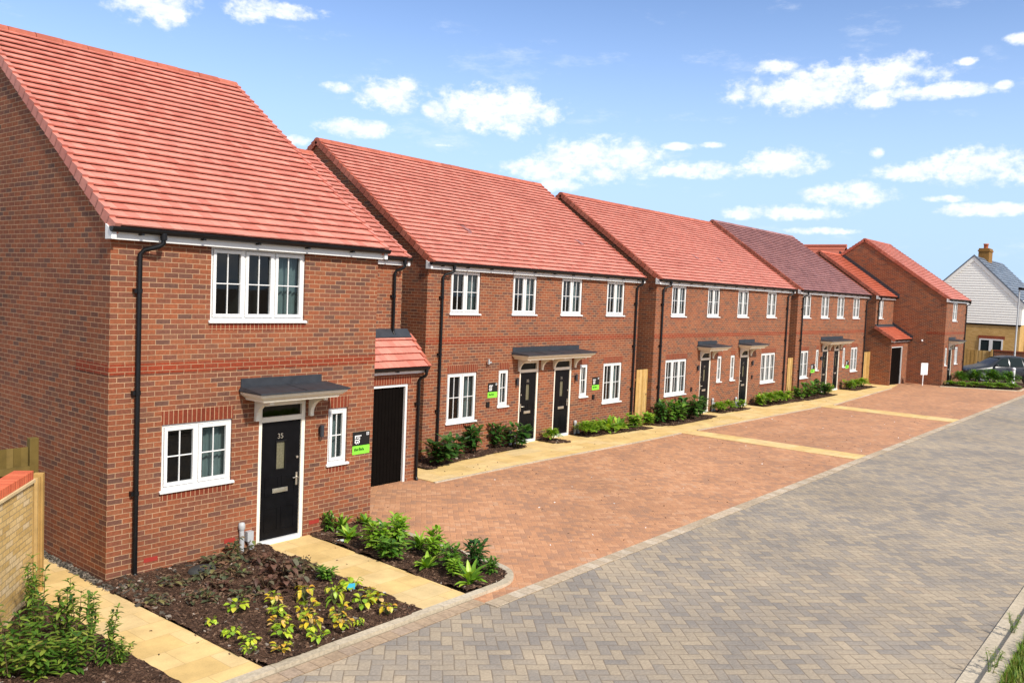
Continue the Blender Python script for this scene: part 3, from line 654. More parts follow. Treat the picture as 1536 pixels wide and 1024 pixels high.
# yellow garden wall running away at an angle from the frame's left edge
wd = Vector((.64, .77)).normalized(); wn = Vector((wd.y, -wd.x))
t = thing('garden_wall', 'yellow brick garden wall capped with orange bricks at the left edge', 'wall', (-.98, .0, 0), rz=math.atan2(wd.y, wd.x))
Lw = 4.5
m = MB(); m.box(-Lw, 0, 0, .22, -.1, 1.60); m.build('wall', 'yellow', t)
m = MB(); m.box(-Lw - .01, .02, -.03, .25, 1.60, 1.645); m.build('capping', 'creasing', t, bevel=.006)
m = MB(); x = -Lw
while x < -.05: m.box(x + .003, x + .072, -.01, .225, 1.647, 1.76); x += .075
m.build('coping', 'coping', t, bevel=.004)
t = thing('fence_panel', 'upright timber battens closing the end of the yellow garden wall', 'fence', (-.98, .0, 0), rz=math.atan2(wd.y, wd.x))
m = MB()
for i, (a, b, y0) in enumerate(((.025, .06, .0), (.085, .125, .03), (.15, .185, -.01), (.215, .25, .03), (.275, .305, .0))): m.box(a, b, y0, y0 + .05, 0, 1.60 + .012 * (i % 3))
m.build('boards', 'fence', t)
m = MB(); m.box(.32, .40, -.02, .1, 0, 1.65); m.build('post', 'fence', t, bevel=.006)
m = MB(); m.box(.03, .31, .1, .13, .4, .5); m.box(.03, .31, .1, .13, 1.2, 1.3); m.build('rail', 'fence', t)

# ------------------------------------------------------------------ ground, road, paths, beds
def sheet(name, pts, z, mat, th=.0):
    m = MB()
    m.poly([(x, y, z) for x, y in pts]); return struct(name, m, mat)
sheet('ground', [(-400, -400), (900, -400), (900, 900), (-400, 900)], -.06, 'earth')
sheet('road', [(-60, -9.79), (62, -9.79), (62, -4.1), (-60, -4.1)], 0., 'road')
sheet('driveway', [(3.3, -4.22), (56, -4.22), (56, 2.4), (4.0, 2.4), (4.0, -3.9), (3.3, -3.9)], .004, 'drive')
sheet('bed_soil', [(-.12, -3.9), (2.55, -3.9), (2.7, -.0), (-.12, 0)], .016, 'soil')
sheet('bed_soil', [(3.2, -3.9), (3.95, -3.9), (4.4, -3.7), (4.62, -3.3), (4.82, -.0), (3.4, 0)], .016, 'soil')
sheet('bed_soil', [(-4.2, -3.9), (-.88, -3.9), (-.9, 0), (-1.0, .0), (-4.2, -3.8)], .016, 'soil')
m = MB(); m.box(3.3, 56, -4.45, -4.23, -.05, .016); struct('driveway_edging', m, 'edging')
m = MB(); m.box(-12, 3.29, -4.24, -4.04, -.05, .014); struct('road_edging', m, 'edging_brown')
# buff slab paths
def slabs(name, pts, z0=-.05, z1=.022):
    m = MB(); n = len(pts)
    m.poly([(x, y, z1) for x, y in pts])
    for i in range(n):
        a, b = pts[i], pts[(i + 1) % n]; m.poly([(*a, z0), (*b, z0), (*b, z1), (*a, z1)])
    return struct(name, m, 'slab')
slabs('front_path', [(2.45, -3.87), (3.33, -3.87), (3.52, -.0), (2.60, -.0)], z1=.03)
slabs('side_path', [(-.92, -3.87), (-.05, -3.87), (-.13, -.1), (-.13, 8.0), (-.95, 8.0), (-.92, -.5)], z1=.03)
slabs('footpath', [(8.12, 1.5), (12, 1.5), (16.5, 1.36), (19.4, 1.36), (20.5, 1.3), (31.2, .98), (32.4, .85), (43.6, 1.5), (46.2, 1.85), (45.3, 3.2), (33, 3.4), (20.4, 4.2), (8.12, 3.6)])
slabs('crossing_strip', [(19.45, 1.3), (19.45, -4.22), (20.4, -4.22), (20.35, 1.25)], z1=.018)
slabs('crossing_strip', [(31.25, .97), (31.2, -4.22), (32.4, -4.22), (32.4, .85)], z1=.018)
m = MB(); m.box(8.12, 19.4, 1.36, 1.42, -.05, .02)
m = MB()
for a, b in (((8.1, 1.48), (12, 1.48)), ((12, 1.48), (16.5, 1.34)), ((16.5, 1.34), (19.4, 1.34)), ((20.45, 1.28), (31.2, .96)), ((32.45, .83), (43.6, 1.48))):
    a, b = Vector(a), Vector(b); n = Vector((-(b - a).y, (b - a).x)).normalized() * .05
    q = [a - n, b - n, b, a]; m.hexa([(*v, -.05) for v in q] + [(*v, .03) for v in q])
struct('path_kerb', m, 'kerb')
def kerbline(name, pts, w=.13, h=.055, mat='kerb'):
    m = MB(); P = [Vector(p) for p in pts]; L = []; Rr = []
    for i, p in enumerate(P):
        t = (P[min(i + 1, len(P) - 1)] - P[max(i - 1, 0)]).normalized(); n = Vector((-t.y, t.x)); L.append(p + n * w / 2); Rr.append(p - n * w / 2)
    for i in range(len(P) - 1):
        q = [Rr[i], Rr[i+1], L[i+1], L[i]]
        m.hexa([(*v, -.05) for v in q] + [(*v, h) for v in q])
    return struct(name, m, mat)
arc = [(3.95 + .68 * math.sin(t), -3.26 - .68 * math.cos(t)) for t in [i * math.pi / 2 / 10 for i in range(11)]]
kerbline('kerb', [(-12, -3.94), (3.3, -3.94)] + arc + [(4.66, -2.9), (4.86, -.12)])
m = MB(); m.box(-10, 62, -10.035, -9.80, -.05, .02); struct('gutter_blocks', m, 'kerb')
m = MB(); m.box(-10, 62, -10.20, -10.04, -.05, .09); struct('far_kerb', m, 'kerb')
def bedmesh(name, inside, x0, x1, y0, y1, step=.06, h=.06, amp=.05, base=.02):
    from mathutils import noise
    m = MB(); nx, ny = int((x1 - x0) / step), int((y1 - y0) / step); idx = {}
    vs = []; fs = []
    def Z(x, y): return max(base - .004, base + h * .5 + amp * noise.noise(Vector((x * 2.2, y * 2.2, 3))) + amp * .6 * noise.noise(Vector((x * 7, y * 7, 1))))
    for j in range(ny + 1):
        for i in range(nx + 1):
            x, y = x0 + (x1 - x0) * i / nx, y0 + (y1 - y0) * j / ny; idx[i, j] = len(vs); vs.append((x, y, Z(x, y)))
    for j in range(ny):
        for i in range(nx):
            if inside((vs[idx[i, j]][0] + vs[idx[i+1, j+1]][0]) / 2, (vs[idx[i, j]][1] + vs[idx[i+1, j+1]][1]) / 2): fs.append((idx[i, j], idx[i+1, j], idx[i+1, j+1], idx[i, j+1]))
    m.mesh(vs, fs, 0, True); struct(name, m, 'soil'); return Z
def chips(name, Z, inside, x0, x1, y0, y1, n, size, mat):
    m = MB(); k = 0
    while k < n:
        x, y = U(x0, x1), U(y0, y1)
        if not inside(x, y): continue
        k += 1; s = size * U(.5, 1.5); a = U(0, 6.28); z = Z(x, y); dx, dy = math.cos(a) * s, math.sin(a) * s; ex, ey = -math.sin(a) * s * U(.25, .6), math.cos(a) * s * U(.25, .6); t = U(-.4, .4) * s; u = U(-.4, .4) * s; h = s * .25
        b = [(x - dx - ex, y - dy - ey, z - t - u), (x + dx - ex, y + dy - ey, z + t - u), (x + dx + ex, y + dy + ey, z + t + u), (x - dx + ex, y - dy + ey, z - t + u)]
        m.hexa([(p[0], p[1], p[2] - h * .3) for p in b] + [(p[0], p[1], p[2] + h) for p in b])
    o = m.build(name, mat); o['kind'] = 'stuff'; return o
inL = lambda x, y: y < -.01 and -3.88 < y and x > -.05 - .08 * (y + 3.87) / 3.8 and x < 2.45 + .15 * (y + 3.87) / 3.87
def inR(x, y):
    if not (-3.87 < y < -.01 and x > 3.33 + .19 * (y + 3.87) / 3.87): return False
    if y < -3.26 and x > 3.95: return (x - 3.95) ** 2 + (y + 3.26) ** 2 < .62 ** 2
    return x < 4.60 + .22 * (y + 3.26) / 3.26
inFL = lambda x, y: y > -3.88 and x < -.92 and (Vector((x, y)) - Vector((-.98, 0))).dot(wn) > 0
for nm, f, b, nc in (('planting_bed', inL, (-.15, 2.62, -3.9, 0), 5200), ('planting_bed', inR, (3.3, 4.9, -3.9, 0), 2600), ('planting_bed', inFL, (-4.2, -.9, -3.9, .1), 3000)):
    Z = bedmesh(nm, f, *b); chips('bark_mulch', Z, f, *b, nc, .017, 'bark')
    if f is inL: ZL = Z; chips('mulch_stones', Z, lambda x, y: f(x, y) and (R() < math.exp(-((x - .1) ** 2 + (y + .6) ** 2) / .5) or R() < .06), *b, 130, .034, 'pebble')
chips('gravel', lambda x, y: .01 + .025 * R(), lambda x, y: True, -.16, -.01, -.35, 7.9, 2600, .022, 'pebble')
Zf = lambda x, y: .045
def strip_bed(pts_front, y_back):
    """bed between house wall y_back and a front line of (x,y)"""
    def f(x, y):
        for (ax, ay), (bx, by) in zip(pts_front, pts_front[1:]):
            if ax <= x <= bx: return y < y_back and y > ay + (by - ay) * (x - ax) / (bx - ax)
        return False
    return f
for fr, yb in (([(8.9, 2.45), (10.6, 2.74), (13.3, 2.88)], 3.38), ([(14.35, 2.75), (14.9, 2.5), (15.0, 2.6)], 3.38), ([(16.05, 2.72), (19.5, 2.35)], 3.38),
               ([(20.0, 2.5), (20.6, 2.2), (24.1, 2.25)], 3.16), ([(25.1, 2.6), (27.6, 2.45)], 3.16), ([(28.7, 2.4), (32.7, 2.2)], 3.16), ([(32.9, 2.1), (36.9, 2.1)], 3.05), ([(39.9, 2.15), (43.5, 2.2)], 3.05)):
    f = strip_bed(fr, yb); Z = bedmesh('planting_bed', f, fr[0][0], fr[-1][0], 2.0, yb, .09, .05, .03, .02)
    chips('bark_mulch', Z, f, fr[0][0], fr[-1][0], 2.0, yb, 500, .022, 'bark')
in5 = lambda x, y: y < -.0 and x > 47.9 + .55 * (-y) and x < 54.5 and y > -3.6 + .0 * x
Z5 = bedmesh('planting_bed', in5, 47.5, 55, -3.7, 0, .15, .1, .06, .03)
kerbline('bed_kerb', [(47.8, .0), (49.8, -3.68), (54.8, -3.68)], .12, .05)
def onpave(x, y): return (x > 5.2 and -4.1 < y < 1.2) or (2.6 < x < 3.4 and -3.8 < y < -.2) or (-.8 < x < -.1 and -3.8 < y < 0) or (x > 8.5 and 1.5 < y < 2.2)
chips('paving_debris', lambda x, y: .034 if (x < 3.5 or y > 1.4) else .008, onpave, -1, 34, -4, 2.4, 420, .012, 'bark')
chips('mortar_crumbs', lambda x, y: .008, lambda x, y: x > 6 and -4. < y < 1.2, 6, 30, -4, 1.2, 55, .014, 'signwhite')
# ------------------------------------------------------------------ grass verge at right
inG = lambda x, y: y < -10.22
def Zg(x, y):
    from mathutils import noise
    return .03 + .07 * noise.noise(Vector((x * 1.1, y * 1.1, 0))) - .03 * (y + 10.2)
m = MB(); vs = []; st = .12; nx, ny = 90, 16
for j in range(ny + 1):
    for i in range(nx + 1): x, y = 3.5 + i * st, -10.205 - j * st; vs.append((x, y, Zg(x, y)))
m.mesh(vs, [(j * (nx + 1) + i, j * (nx + 1) + i + 1, (j + 1) * (nx + 1) + i + 1, (j + 1) * (nx + 1) + i) for j in range(ny) for i in range(nx)], 0, True); struct('verge_soil', m, 'soil')
m = MB()
def blade(mb, x, y, z, h, a, lean, w):
    dx, dy = math.cos(a), math.sin(a); px, py = -dy * w, dx * w
    mb.mesh([(x - px, y - py, z), (x + px, y + py, z), (x + dx * lean * .4 + px * .8, y + dy * lean * .4 + py * .8, z + h * .6), (x + dx * lean * .4 - px * .8, y + dy * lean * .4 - py * .8, z + h * .6), (x + dx * lean, y + dy * lean, z + h)], [(0, 1, 2, 3), (3, 2, 4)], 0, True)
for i in range(22000):
    x, y = U(4.2, 12.5), -10.23 - 1.5 * R() ** 1.3; c = math.sin(x * 3.1 + y * 2.3) + math.sin(x * 1.3 - y * 4.1)
    if R() < .22 - .3 * c: continue
    blade(m, x, y, Zg(x, y), U(.05, .19), U(0, 6.28), U(.02, .12), U(.004, .009))
o = m.build('verge_grass', 'grass'); o['kind'] = 'stuff'

# ------------------------------------------------------------------ plants
def leaf(mb, p, d, up, L, w, bend=.3, fold=.25, mi=0):
    """one leaf: two columns of faces with a fold on the midrib, bending down along its length"""
    p, d, up = Vector(p), Vector(d).normalized(), Vector(up)
    s = d.cross(up); s = s.normalized() if s.length > 1e-4 else Vector((1, 0, 0)); n = s.cross(d).normalized(); vs = []
    for t, ww in ((0, .18), (.3, .85), (.62, 1.), (.86, .55)):
        c = p + d * (L * t) - n * (bend * L * t * t); q = s * (w * ww * .5); f = n * (fold * w * ww * .5)
        vs += [c - q + f, c, c + q + f]
    vs.append(p + d * L - n * bend * L)
    fs = []
    for i in range(3): fs += [(i*3, i*3+1, i*3+4, i*3+3), (i*3+1, i*3+2, i*3+5, i*3+4)]
    fs += [(9, 10, 12), (10, 11, 12)]
    mb.mesh(vs, fs, mi, True)
def sph(az, el): return Vector((math.cos(az) * math.cos(el), math.sin(az) * math.cos(el), math.sin(el)))
UPV = Vector((0, 0, 1))
def proto(fn, leafm, stemm='stem'):
    L, S = MB(), MB(); fn(L, S); r = bpy.data.objects.new('p', None); COL.objects.link(r)
    if S.v: S.build('stem', stemm, r)
    L.build('foliage', leafm, r); return r
def f_laurel(L, S, h=.5, r=.22, ns=9, ll=.145, lw=.055):
    for i in range(ns):
        a = U(0, 6.28); rr = r * U(.15, .8); hh = h * U(.65, 1.); tip = Vector((math.cos(a) * rr, math.sin(a) * rr, hh)); b = Vector((math.cos(a) * .03, math.sin(a) * .03, 0)); mid = b.lerp(tip, .5) + Vector((0, 0, .03))
        S.tube([b, mid, tip], [.008, .006, .003], 5); k = int(9 + hh * 20)
        for j in range(k):
            t = .22 + .78 * j / (k - 1); p = b.lerp(mid, t * 2) if t < .5 else mid.lerp(tip, t * 2 - 1)
            el = U(-.1, .6) + (t > .85) * .6; leaf(L, p, sph(a + j * 2.4 + U(-.3, .3), el), UPV, ll * U(.7, 1.2), lw * U(.8, 1.2), U(.1, .45))
def f_strap(L, S, h=.34, r=.2, n=22):
    for i in range(n):
        a = i * 2.4 + U(-.2, .2); el = U(.25, 1.35); leaf(L, (U(-.03, .03), U(-.03, .03), U(0, .08)), sph(a, el), UPV, h * U(.65, 1.1), .085 * U(.75, 1.2), U(.15, .5), .35)
def f_heuchera(L, S, h=.13, r=.14, n=20):
    for i in range(n):
        a = U(0, 6.28); q = r * math.sqrt(R()); p = Vector((math.cos(a) * q * .8, math.sin(a) * q * .8, h * U(.35, 1.))); S.tube([(0, 0, 0), p], [.003, .002], 4)
        leaf(L, p, sph(a + U(-.6, .6), U(-.35, .5)), UPV, U(.06, .11), U(.055, .095), U(.1, .5), .2)
def f_dull(L, S, h=.16, r=.22, n=44):
    for i in range(n):
        a = U(0, 6.28); q = r * math.sqrt(R()); z = h * U(.1, 1.) * (1 - (q / r) ** 2 * .6); leaf(L, (math.cos(a) * q, math.sin(a) * q, z), sph(U(0, 6.28), U(-.35, .5)), UPV, U(.06, .12), U(.04, .075), U(.1, .6), .3)
    for i in range(5):
        a = U(0, 6.28); S.tube([(0, 0, 0), (math.cos(a) * r * .5, math.sin(a) * r * .5, h * .8)], .004, 4)
def f_shrub(L, S, h=.75, r=.25, ns=6):
    for i in range(ns):
        a = U(0, 6.28); rr = r * U(.2, 1.); hh = h * U(.55, 1.); b = Vector((math.cos(a) * .05, math.sin(a) * .05, 0)); tip = Vector((math.cos(a) * rr, math.sin(a) * rr, hh)); mid = b.lerp(tip, .5) + Vector((math.cos(a) * .03, math.sin(a) * .03, .05))
        S.tube([b, mid, tip], [.009, .006, .003], 5); k = int(hh / .06)
        for j in range(k):
            t = .12 + .88 * j / (k - 1); p = b.lerp(mid, t * 2) if t < .5 else mid.lerp(tip, t * 2 - 1); o = U(0, 6.28)
            for w in range(4): leaf(L, p, sph(o + w * 1.571 + U(-.35, .35), U(.0, .85)), UPV, U(.075, .14) * (1.15 - .35 * t), U(.028, .05), U(.15, .6), .25)
def f_bush(L, S, h=.95, r=.5, n=900):
    for i in range(n):
        a = U(0, 6.28); el = U(-.2, 1.5); q = (R() ** .35) * (.8 + .25 * math.sin(a * 3 + el * 4)); p = Vector((math.cos(a) * math.cos(el) * r * q, math.sin(a) * math.cos(el) * r * q, h * .45 + h * .5 * math.sin(el) * q))
        leaf(L, p, sph(a + U(-.8, .8), el * .5 + U(-.3, .6)), UPV, U(.09, .17), U(.035, .06), U(.1, .5), .25)
    for i in range(7):
        a = U(0, 6.28); S.tube([(0, 0, 0), (math.cos(a) * r * .5, math.sin(a) * r * .5, h * .7)], [.015, .006], 5)
def f_weed(L, S, h=.45, r=.1, ns=4):
    for i in range(ns):
        a = U(0, 6.28); tip = Vector((math.cos(a) * r * U(.3, 1), math.sin(a) * r * U(.3, 1), h * U(.6, 1))); S.tube([(0, 0, 0), tip * .55 + Vector((0, 0, .02)), tip], [.004, .003, .0015], 4)
        for j in range(14):
            t = .2 + .8 * j / 13; leaf(L, tip * t, sph(U(0, 6.28), U(.0, .8)), UPV, U(.02, .05), U(.008, .016), .3)
PR = {'laurel': [proto(f_laurel, 'leaf_dark') for _ in range(3)], 'laurel_mid': [proto(f_laurel, 'leaf_mid') for _ in range(3)], 'laurel_bright': [proto(f_laurel, 'leaf_bright') for _ in range(3)],
      'strap': [proto(f_strap, 'leaf_bright') for _ in range(3)], 'heuchera': [proto(f_heuchera, 'leaf_yellow', 'stem_green') for _ in range(4)], 'lime': [proto(f_heuchera, 'leaf_lime', 'stem_green') for _ in range(3)],
      'dull': [proto(f_dull, 'leaf_dull') for _ in range(3)], 'purple': [proto(f_dull, 'leaf_purple') for _ in range(2)], 'shrub': [proto(f_shrub, 'leaf_shrub') for _ in range(4)],
      'bush': [proto(f_bush, 'leaf_mid') for _ in range(2)], 'lowbush': [proto(f_bush, 'leaf_bright') for _ in range(2)], 'weed': [proto(f_weed, 'grass', 'stem_green') for _ in range(2)]}
H0 = {'laurel': .5, 'laurel_mid': .5, 'laurel_bright': .5, 'strap': .33, 'heuchera': .14, 'lime': .14, 'dull': .15, 'purple': .15, 'shrub': .75, 'bush': .95, 'lowbush': .95, 'weed': .45}
R0 = {'laurel': .22, 'laurel_mid': .22, 'laurel_bright': .22, 'strap': .24, 'heuchera': .14, 'lime': .14, 'dull': .22, 'purple': .22, 'shrub': .25, 'bush': .5, 'lowbush': .5, 'weed': .1}
CNT = {}
def plant(kind, x, y, h, r, label, group, z=.04, name=None, cat='plant'):
    k = CNT.get(kind, 0); CNT[kind] = k + 1; src = PR[kind][k % len(PR[kind])]
    o = dup(src, (x, y, z), U(0, 6.28), (r / R0[kind] * 1.05, r / R0[kind] * 1.05, h / H0[kind]))
    o.name = name or ('shrub' if kind in ('laurel', 'laurel_mid', 'laurel_bright', 'shrub', 'bush', 'lowbush') else 'bedding_plant' if kind in ('heuchera', 'lime', 'dull', 'purple', 'strap') else 'weed')
    return tag(o, label, cat, group)
g1 = 'plants in the bed right of the front path'
for a in ((('laurel_mid', 3.86, -.12, .40, .13, 'thin green seedling beside the door frame, by the house wall'), ('strap', 4.10, -.18, .36, .16, 'small broad-leaved plant at the house wall below the plot sign'), ('strap', 4.62, -.20, .30, .17, 'leafy plant hugging the right front corner of the nearest house'),
           ('strap', 3.78, -.74, .32, .22, 'bright lime rosette plant closest to the door in the right bed'), ('laurel_bright', 3.72, -1.5, .52, .27, 'large bushy bright plant behind the round yellow-green one'), ('laurel_bright', 4.25, -1.45, .56, .27, 'tall shrub against the driveway in the middle of the right bed'),
           ('laurel_mid', 3.58, -2.0, .42, .24, 'round yellow-green bush overhanging the front path'), ('strap', 4.26, -1.95, .36, .2, 'spreading broad-leaved plant between two tall shrubs in the right bed'), ('laurel_bright', 4.18, -2.4, .50, .24, 'upright bright shrub halfway along the right bed by the driveway'),
           ('strap', 3.66, -2.72, .34, .19, 'low strap-leaved plant near the front path in the right bed'), ('laurel_mid', 3.93, -3.0, .42, .2, 'mid green shrub before the dark corner shrub'), ('laurel_bright', 3.72, -3.25, .30, .15, 'small bushy plant beside the pointed-leaf plant at the kerb'),
           ('laurel', 4.16, -3.32, .54, .22, 'dark green shrub at the rounded kerb corner'), ('laurel_mid', 4.22, -3.55, .30, .13, 'small green shrub closest to the rounded kerb corner'), ('strap', 3.62, -3.66, .44, .22, 'large pointed-leaf plant nearest the road in the right bed'))):
    plant(*a[:3], a[3] * .86, a[4] * .98, a[5], g1)
g2 = 'yellow-green plants in the front bed'
Y = [(.18, -2.42, .10, .10, 'lime', 'lime plant left of the others near the middle of the front bed'), (.65, -2.24, .14, .16, 'lime', 'bright lime plant farthest from the kerb on the bed’s left half'), (.19, -3.20, .10, .13, 'lime', 'low lime plant beside the side path, second from the kerb corner'),
     (.13, -2.92, .13, .12, 'lime', 'yellow-lime plant at the side path edge'), (.02, -3.45, .10, .09, 'lime', 'small green plant nearest the side path end'), (.31, -3.70, .12, .13, 'heuchera', 'leafy plant against the kerb, leftmost in the front bed'), (1.13, -2.37, .15, .13, 'heuchera', 'yellow curled plant in front of the withered purple clumps'),
     (.93, -2.71, .13, .13, 'lime', 'yellow-green plant in the left column of the front bed, second from the top'), (.73, -3.03, .14, .14, 'heuchera', 'orange-tinged plant third down the left column of the front bed'), (.56, -3.36, .16, .16, 'lime', 'green and yellow plant fourth down the left column of the front bed'),
     (1.52, -2.52, .22, .15, 'heuchera', 'golden plant beside the withered purple clumps'), (1.15, -3.05, .20, .17, 'heuchera', 'large yellow plant at the centre of the bed'), (.89, -3.48, .22, .17, 'heuchera', 'tall yellow plant with white blooms in the bed'),
     (.77, -3.75, .14, .14, 'lime', 'small green plant touching the kerb below the tall yellow one'), (1.73, -2.89, .24, .15, 'lime', 'upright lime plant left of the blue tag'), (2.24, -2.62, .16, .19, 'lime', 'bushy plant right behind the blue tag'),
     (1.85, -3.34, .20, .17, 'lime', 'green-leaved plant right of the bed’s centre'), (2.12, -3.22, .17, .18, 'heuchera', 'yellow plant closest to the front path edge'), (1.98, -3.68, .16, .13, 'heuchera', 'sprawling plant in the right corner of the front bed'),
     (1.40, -3.38, .19, .15, 'heuchera', 'orange autumn-coloured plant in the front bed'), (1.23, -3.66, .16, .15, 'heuchera', 'faded orange plant near the kerb centre'), (1.45, -3.72, .10, .07, 'lime', 'tiny round green plant near the kerb centre')]
for x, y, h, r, k, lb in Y: plant(k, x, y, h * 1.15, r * .76, lb.replace('’', "'"), g2)
g3 = 'dull withered plants in the front bed'
Dk = [(1.12, -.75, .15, .22, 'dull', 'pale dull clump beside the flat grey stone'), (.61, -.73, .13, .2, 'dull', 'dull creeping clump left of the flat grey stone'), (1.55, -.41, .2, .24, 'dull', 'bronze clump against the wall left of the grey ducts'), (2.0, -.30, .30, .24, 'dull', 'taller green-bronze clump below the grey ducts'),
      (2.02, -.85, .2, .26, 'purple', 'purple-brown clump beside the top of the front path'), (1.9, -1.5, .32, .28, 'purple', 'biggest purple-brown withered clump in the front bed'), (2.26, -1.52, .24, .22, 'dull', 'dark grey-green clump at the front path edge'), (1.40, -1.80, .26, .25, 'purple', 'purple-brown clump above the yellow plants, left'),
      (1.68, -2.08, .24, .25, 'purple', 'purple-brown clump just above the golden plant'), (1.04, -1.87, .17, .2, 'dull', 'dull clump in the bare middle of the bed'), (.53, -1.55, .17, .2, 'dull', 'flat dull clump near the middle of the side path'), (.12, -1.25, .13, .17, 'dull', 'dull clump spilling at the side path edge'),
      (.12, -.55, .13, .15, 'dull', 'weedy clump at the foot of the house corner'), (.93, -1.35, .17, .19, 'purple', 'brown clump in front of the flat grey stone'), (2.26, -2.05, .2, .15, 'laurel_mid', 'small dark green sprig halfway down the front path'), (1.40, -1.06, .2, .2, 'dull', 'bronze clump right of the flat grey stone')]
for x, y, h, r, k, lb in Dk: plant(k, x, y, h, r, lb, g3, name='bedding_plant')
g4 = 'shrubs in the left corner bed'
Ls = [(-1.42, -1.30, .85, .22, 'tallest shrub in front of the yellow wall, left corner bed'), (-1.83, -1.90, .72, .28, 'shrub rising at the left frame edge by the yellow wall'), (-1.38, -1.80, .72, .24, 'dense shrub in the middle of the left corner bed'), (-1.24, -2.12, .70, .22, 'upright shrub leaning over the side path'),
      (-1.28, -2.60, .60, .19, 'slender shrub standing out against the side path'), (-2.05, -2.20, .58, .26, 'broad-leaved shrub at the left frame edge'), (-1.86, -2.42, .44, .28, 'low shrub at the bottom left frame corner'), (-1.56, -2.52, .42, .24, 'low shrub in front of the dense one, left bed'),
      (-1.12, -2.68, .28, .15, 'little shrub low beside the side path'), (-1.22, -.60, .70, .14, 'thin climbing shrub at the end of the yellow wall')]
for x, y, h, r, lb in Ls: plant('shrub', x, y, h * 1.18, r * .9, lb, g4)
A, B, Cc = 'nearest semi-detached pair', 'middle pair', 'brown-roofed pair'
g5 = 'shrubs along the house fronts'
for k, x, y, h, r, lb in (('laurel', 9.63, 2.75, .62, .38, f'dark laurel at the left corner of the {A}'), ('laurel', 10.35, 3.0, .52, .24, f'laurel next to the left corner laurel, {A}'), ('laurel', 11.36, 3.2, .62, .3, f'upright laurel under the left wide window, {A}'), ('laurel', 12.4, 3.25, .64, .28, f'upright laurel below the left plot sign, {A}'), ('laurel', 12.9, 2.98, .56, .32, f'laurel left of the left black door, {A}'),
        ('lowbush', 14.6, 3.0, .34, .22, f'light feathery tuft between the two doors, {A}'), ('lowbush', 16.3, 2.95, .40, .28, f'bright low bush right of the right door, {A}'), ('lowbush', 16.85, 2.95, .36, .28, f'low bush below the right slim window, {A}'), ('strap', 17.5, 2.9, .5, .3, f'broad bright plant under the right plot sign, {A}'), ('strap', 18.1, 2.85, .42, .3, f'bright plant under the right wide window, {A}'), ('laurel_bright', 18.95, 2.85, .4, .27, f'bright shrub at the right end bed, {A}'),
        ('laurel_bright', 19.9, 2.9, .35, .25, 'low plant in front of the gate between the salmon-roofed pairs'),
        ('laurel', 20.5, 2.75, .6, .24, f'dark shrub at the left corner of the {B}'), ('laurel_mid', 21.0, 2.7, .62, .3, f'mid green shrub left of the wide window, {B}'), ('laurel_mid', 21.5, 2.6, .62, .34, f'shrub under the left wide window, {B}'), ('laurel', 22.5, 2.7, .68, .42, f'widest dark shrub under the left wide window, {B}'), ('laurel', 23.5, 2.7, .62, .3, f'dark shrub beside the left door, {B}'),
        ('lowbush', 25.4, 2.85, .36, .25, f'low bush right of the left door, {B}'), ('lowbush', 26.2, 2.85, .36, .24, f'low bush between slim windows, {B}'), ('laurel_bright', 27.2, 2.75, .3, .22, f'sparse bright plant left of the right door, {B}'), ('laurel_bright', 29.0, 2.75, .42, .26, f'bright shrub right of the right door, {B}'), ('lowbush', 29.8, 2.7, .46, .34, f'bush under the right wide window, {B}'), ('lowbush', 30.8, 2.65, .46, .35, f'bush right of the right wide window, {B}'), ('laurel_bright', 31.8, 2.7, .36, .27, f'shrub at the right end bed, {B}'),
        ('laurel_mid', 33.0, 2.6, .5, .27, f'shrub in front of the gate beside the {Cc}'), ('laurel_mid', 33.9, 2.55, .62, .31, f'shrub at the left corner of the {Cc}'), ('laurel', 35.1, 2.55, .63, .31, f'dark shrub under the left window, {Cc}'), ('laurel', 36.1, 2.55, .5, .3, f'dark shrub under the left plot sign, {Cc}'), ('laurel_bright', 36.8, 2.6, .42, .28, f'shrub left of the left door, {Cc}'),
        ('laurel_bright', 40.1, 2.65, .44, .28, f'shrub right of the doors, {Cc}'), ('lowbush', 41.2, 2.65, .44, .28, f'bush under the right window, {Cc}'), ('lowbush', 42.4, 2.65, .44, .3, f'bush at the right end of the {Cc}')):
    plant(k, x, y, h * 1.12, r * 1.3, lb, g5)
g6 = 'shrubs in the bed before the end house'
for k, x, y, h, r, lb in (('bush', 50.4, -.5, .86, .46, 'bush nearest the end house door, in front of the car'), ('bush', 51.0, -1.2, 1.0, .55, 'second bush from the end house, before the car bonnet'), ('bush', 51.3, -2.0, 1.08, .6, 'tallest bush, before the middle of the grey car'), ('bush', 52.2, -2.7, .98, .55, 'bush nearest the white bollard'),
        ('lowbush', 49.0, -.35, .30, .32, 'low plant at the end house corner'), ('lowbush', 48.75, -.95, .34, .34, 'low plant at the driveway end, second from the house corner'), ('lowbush', 49.2, -1.5, .36, .4, 'low plant below the tallest bush'), ('lowbush', 49.45, -2.1, .38, .42, 'low plant on the driveway side of the far bed'), ('lowbush', 49.8, -2.7, .4, .42, 'low plant close to the bollard, driveway side'), ('lowbush', 50.2, -3.25, .4, .36, 'low plant at the road corner of the far bed')):
    plant(k, x, y, h * .92, r * 1.15, lb, g6, z=.05)
for i, (x, y, h, lb) in enumerate(((5.75, -10.08, .42, 'spindly weed on the right kerb nearest the bottom edge'), (5.95, -10.1, .34, 'second weed from the bottom edge on the right kerb'), (6.25, -10.06, .24, 'small sprig weed leaning on the right kerb'), (7.4, -10.05, .42, 'taller weed farther up the right kerb'), (7.65, -10.02, .3, 'farthest weed along the right kerb'))):
    plant('weed', x, y, h, .11, lb, 'weeds along the right kerb', z=.0, cat='weed')
for L in PR.values():
    for o in L:
        for c in list(o.children): bpy.data.objects.remove(c)
        bpy.data.objects.remove(o)
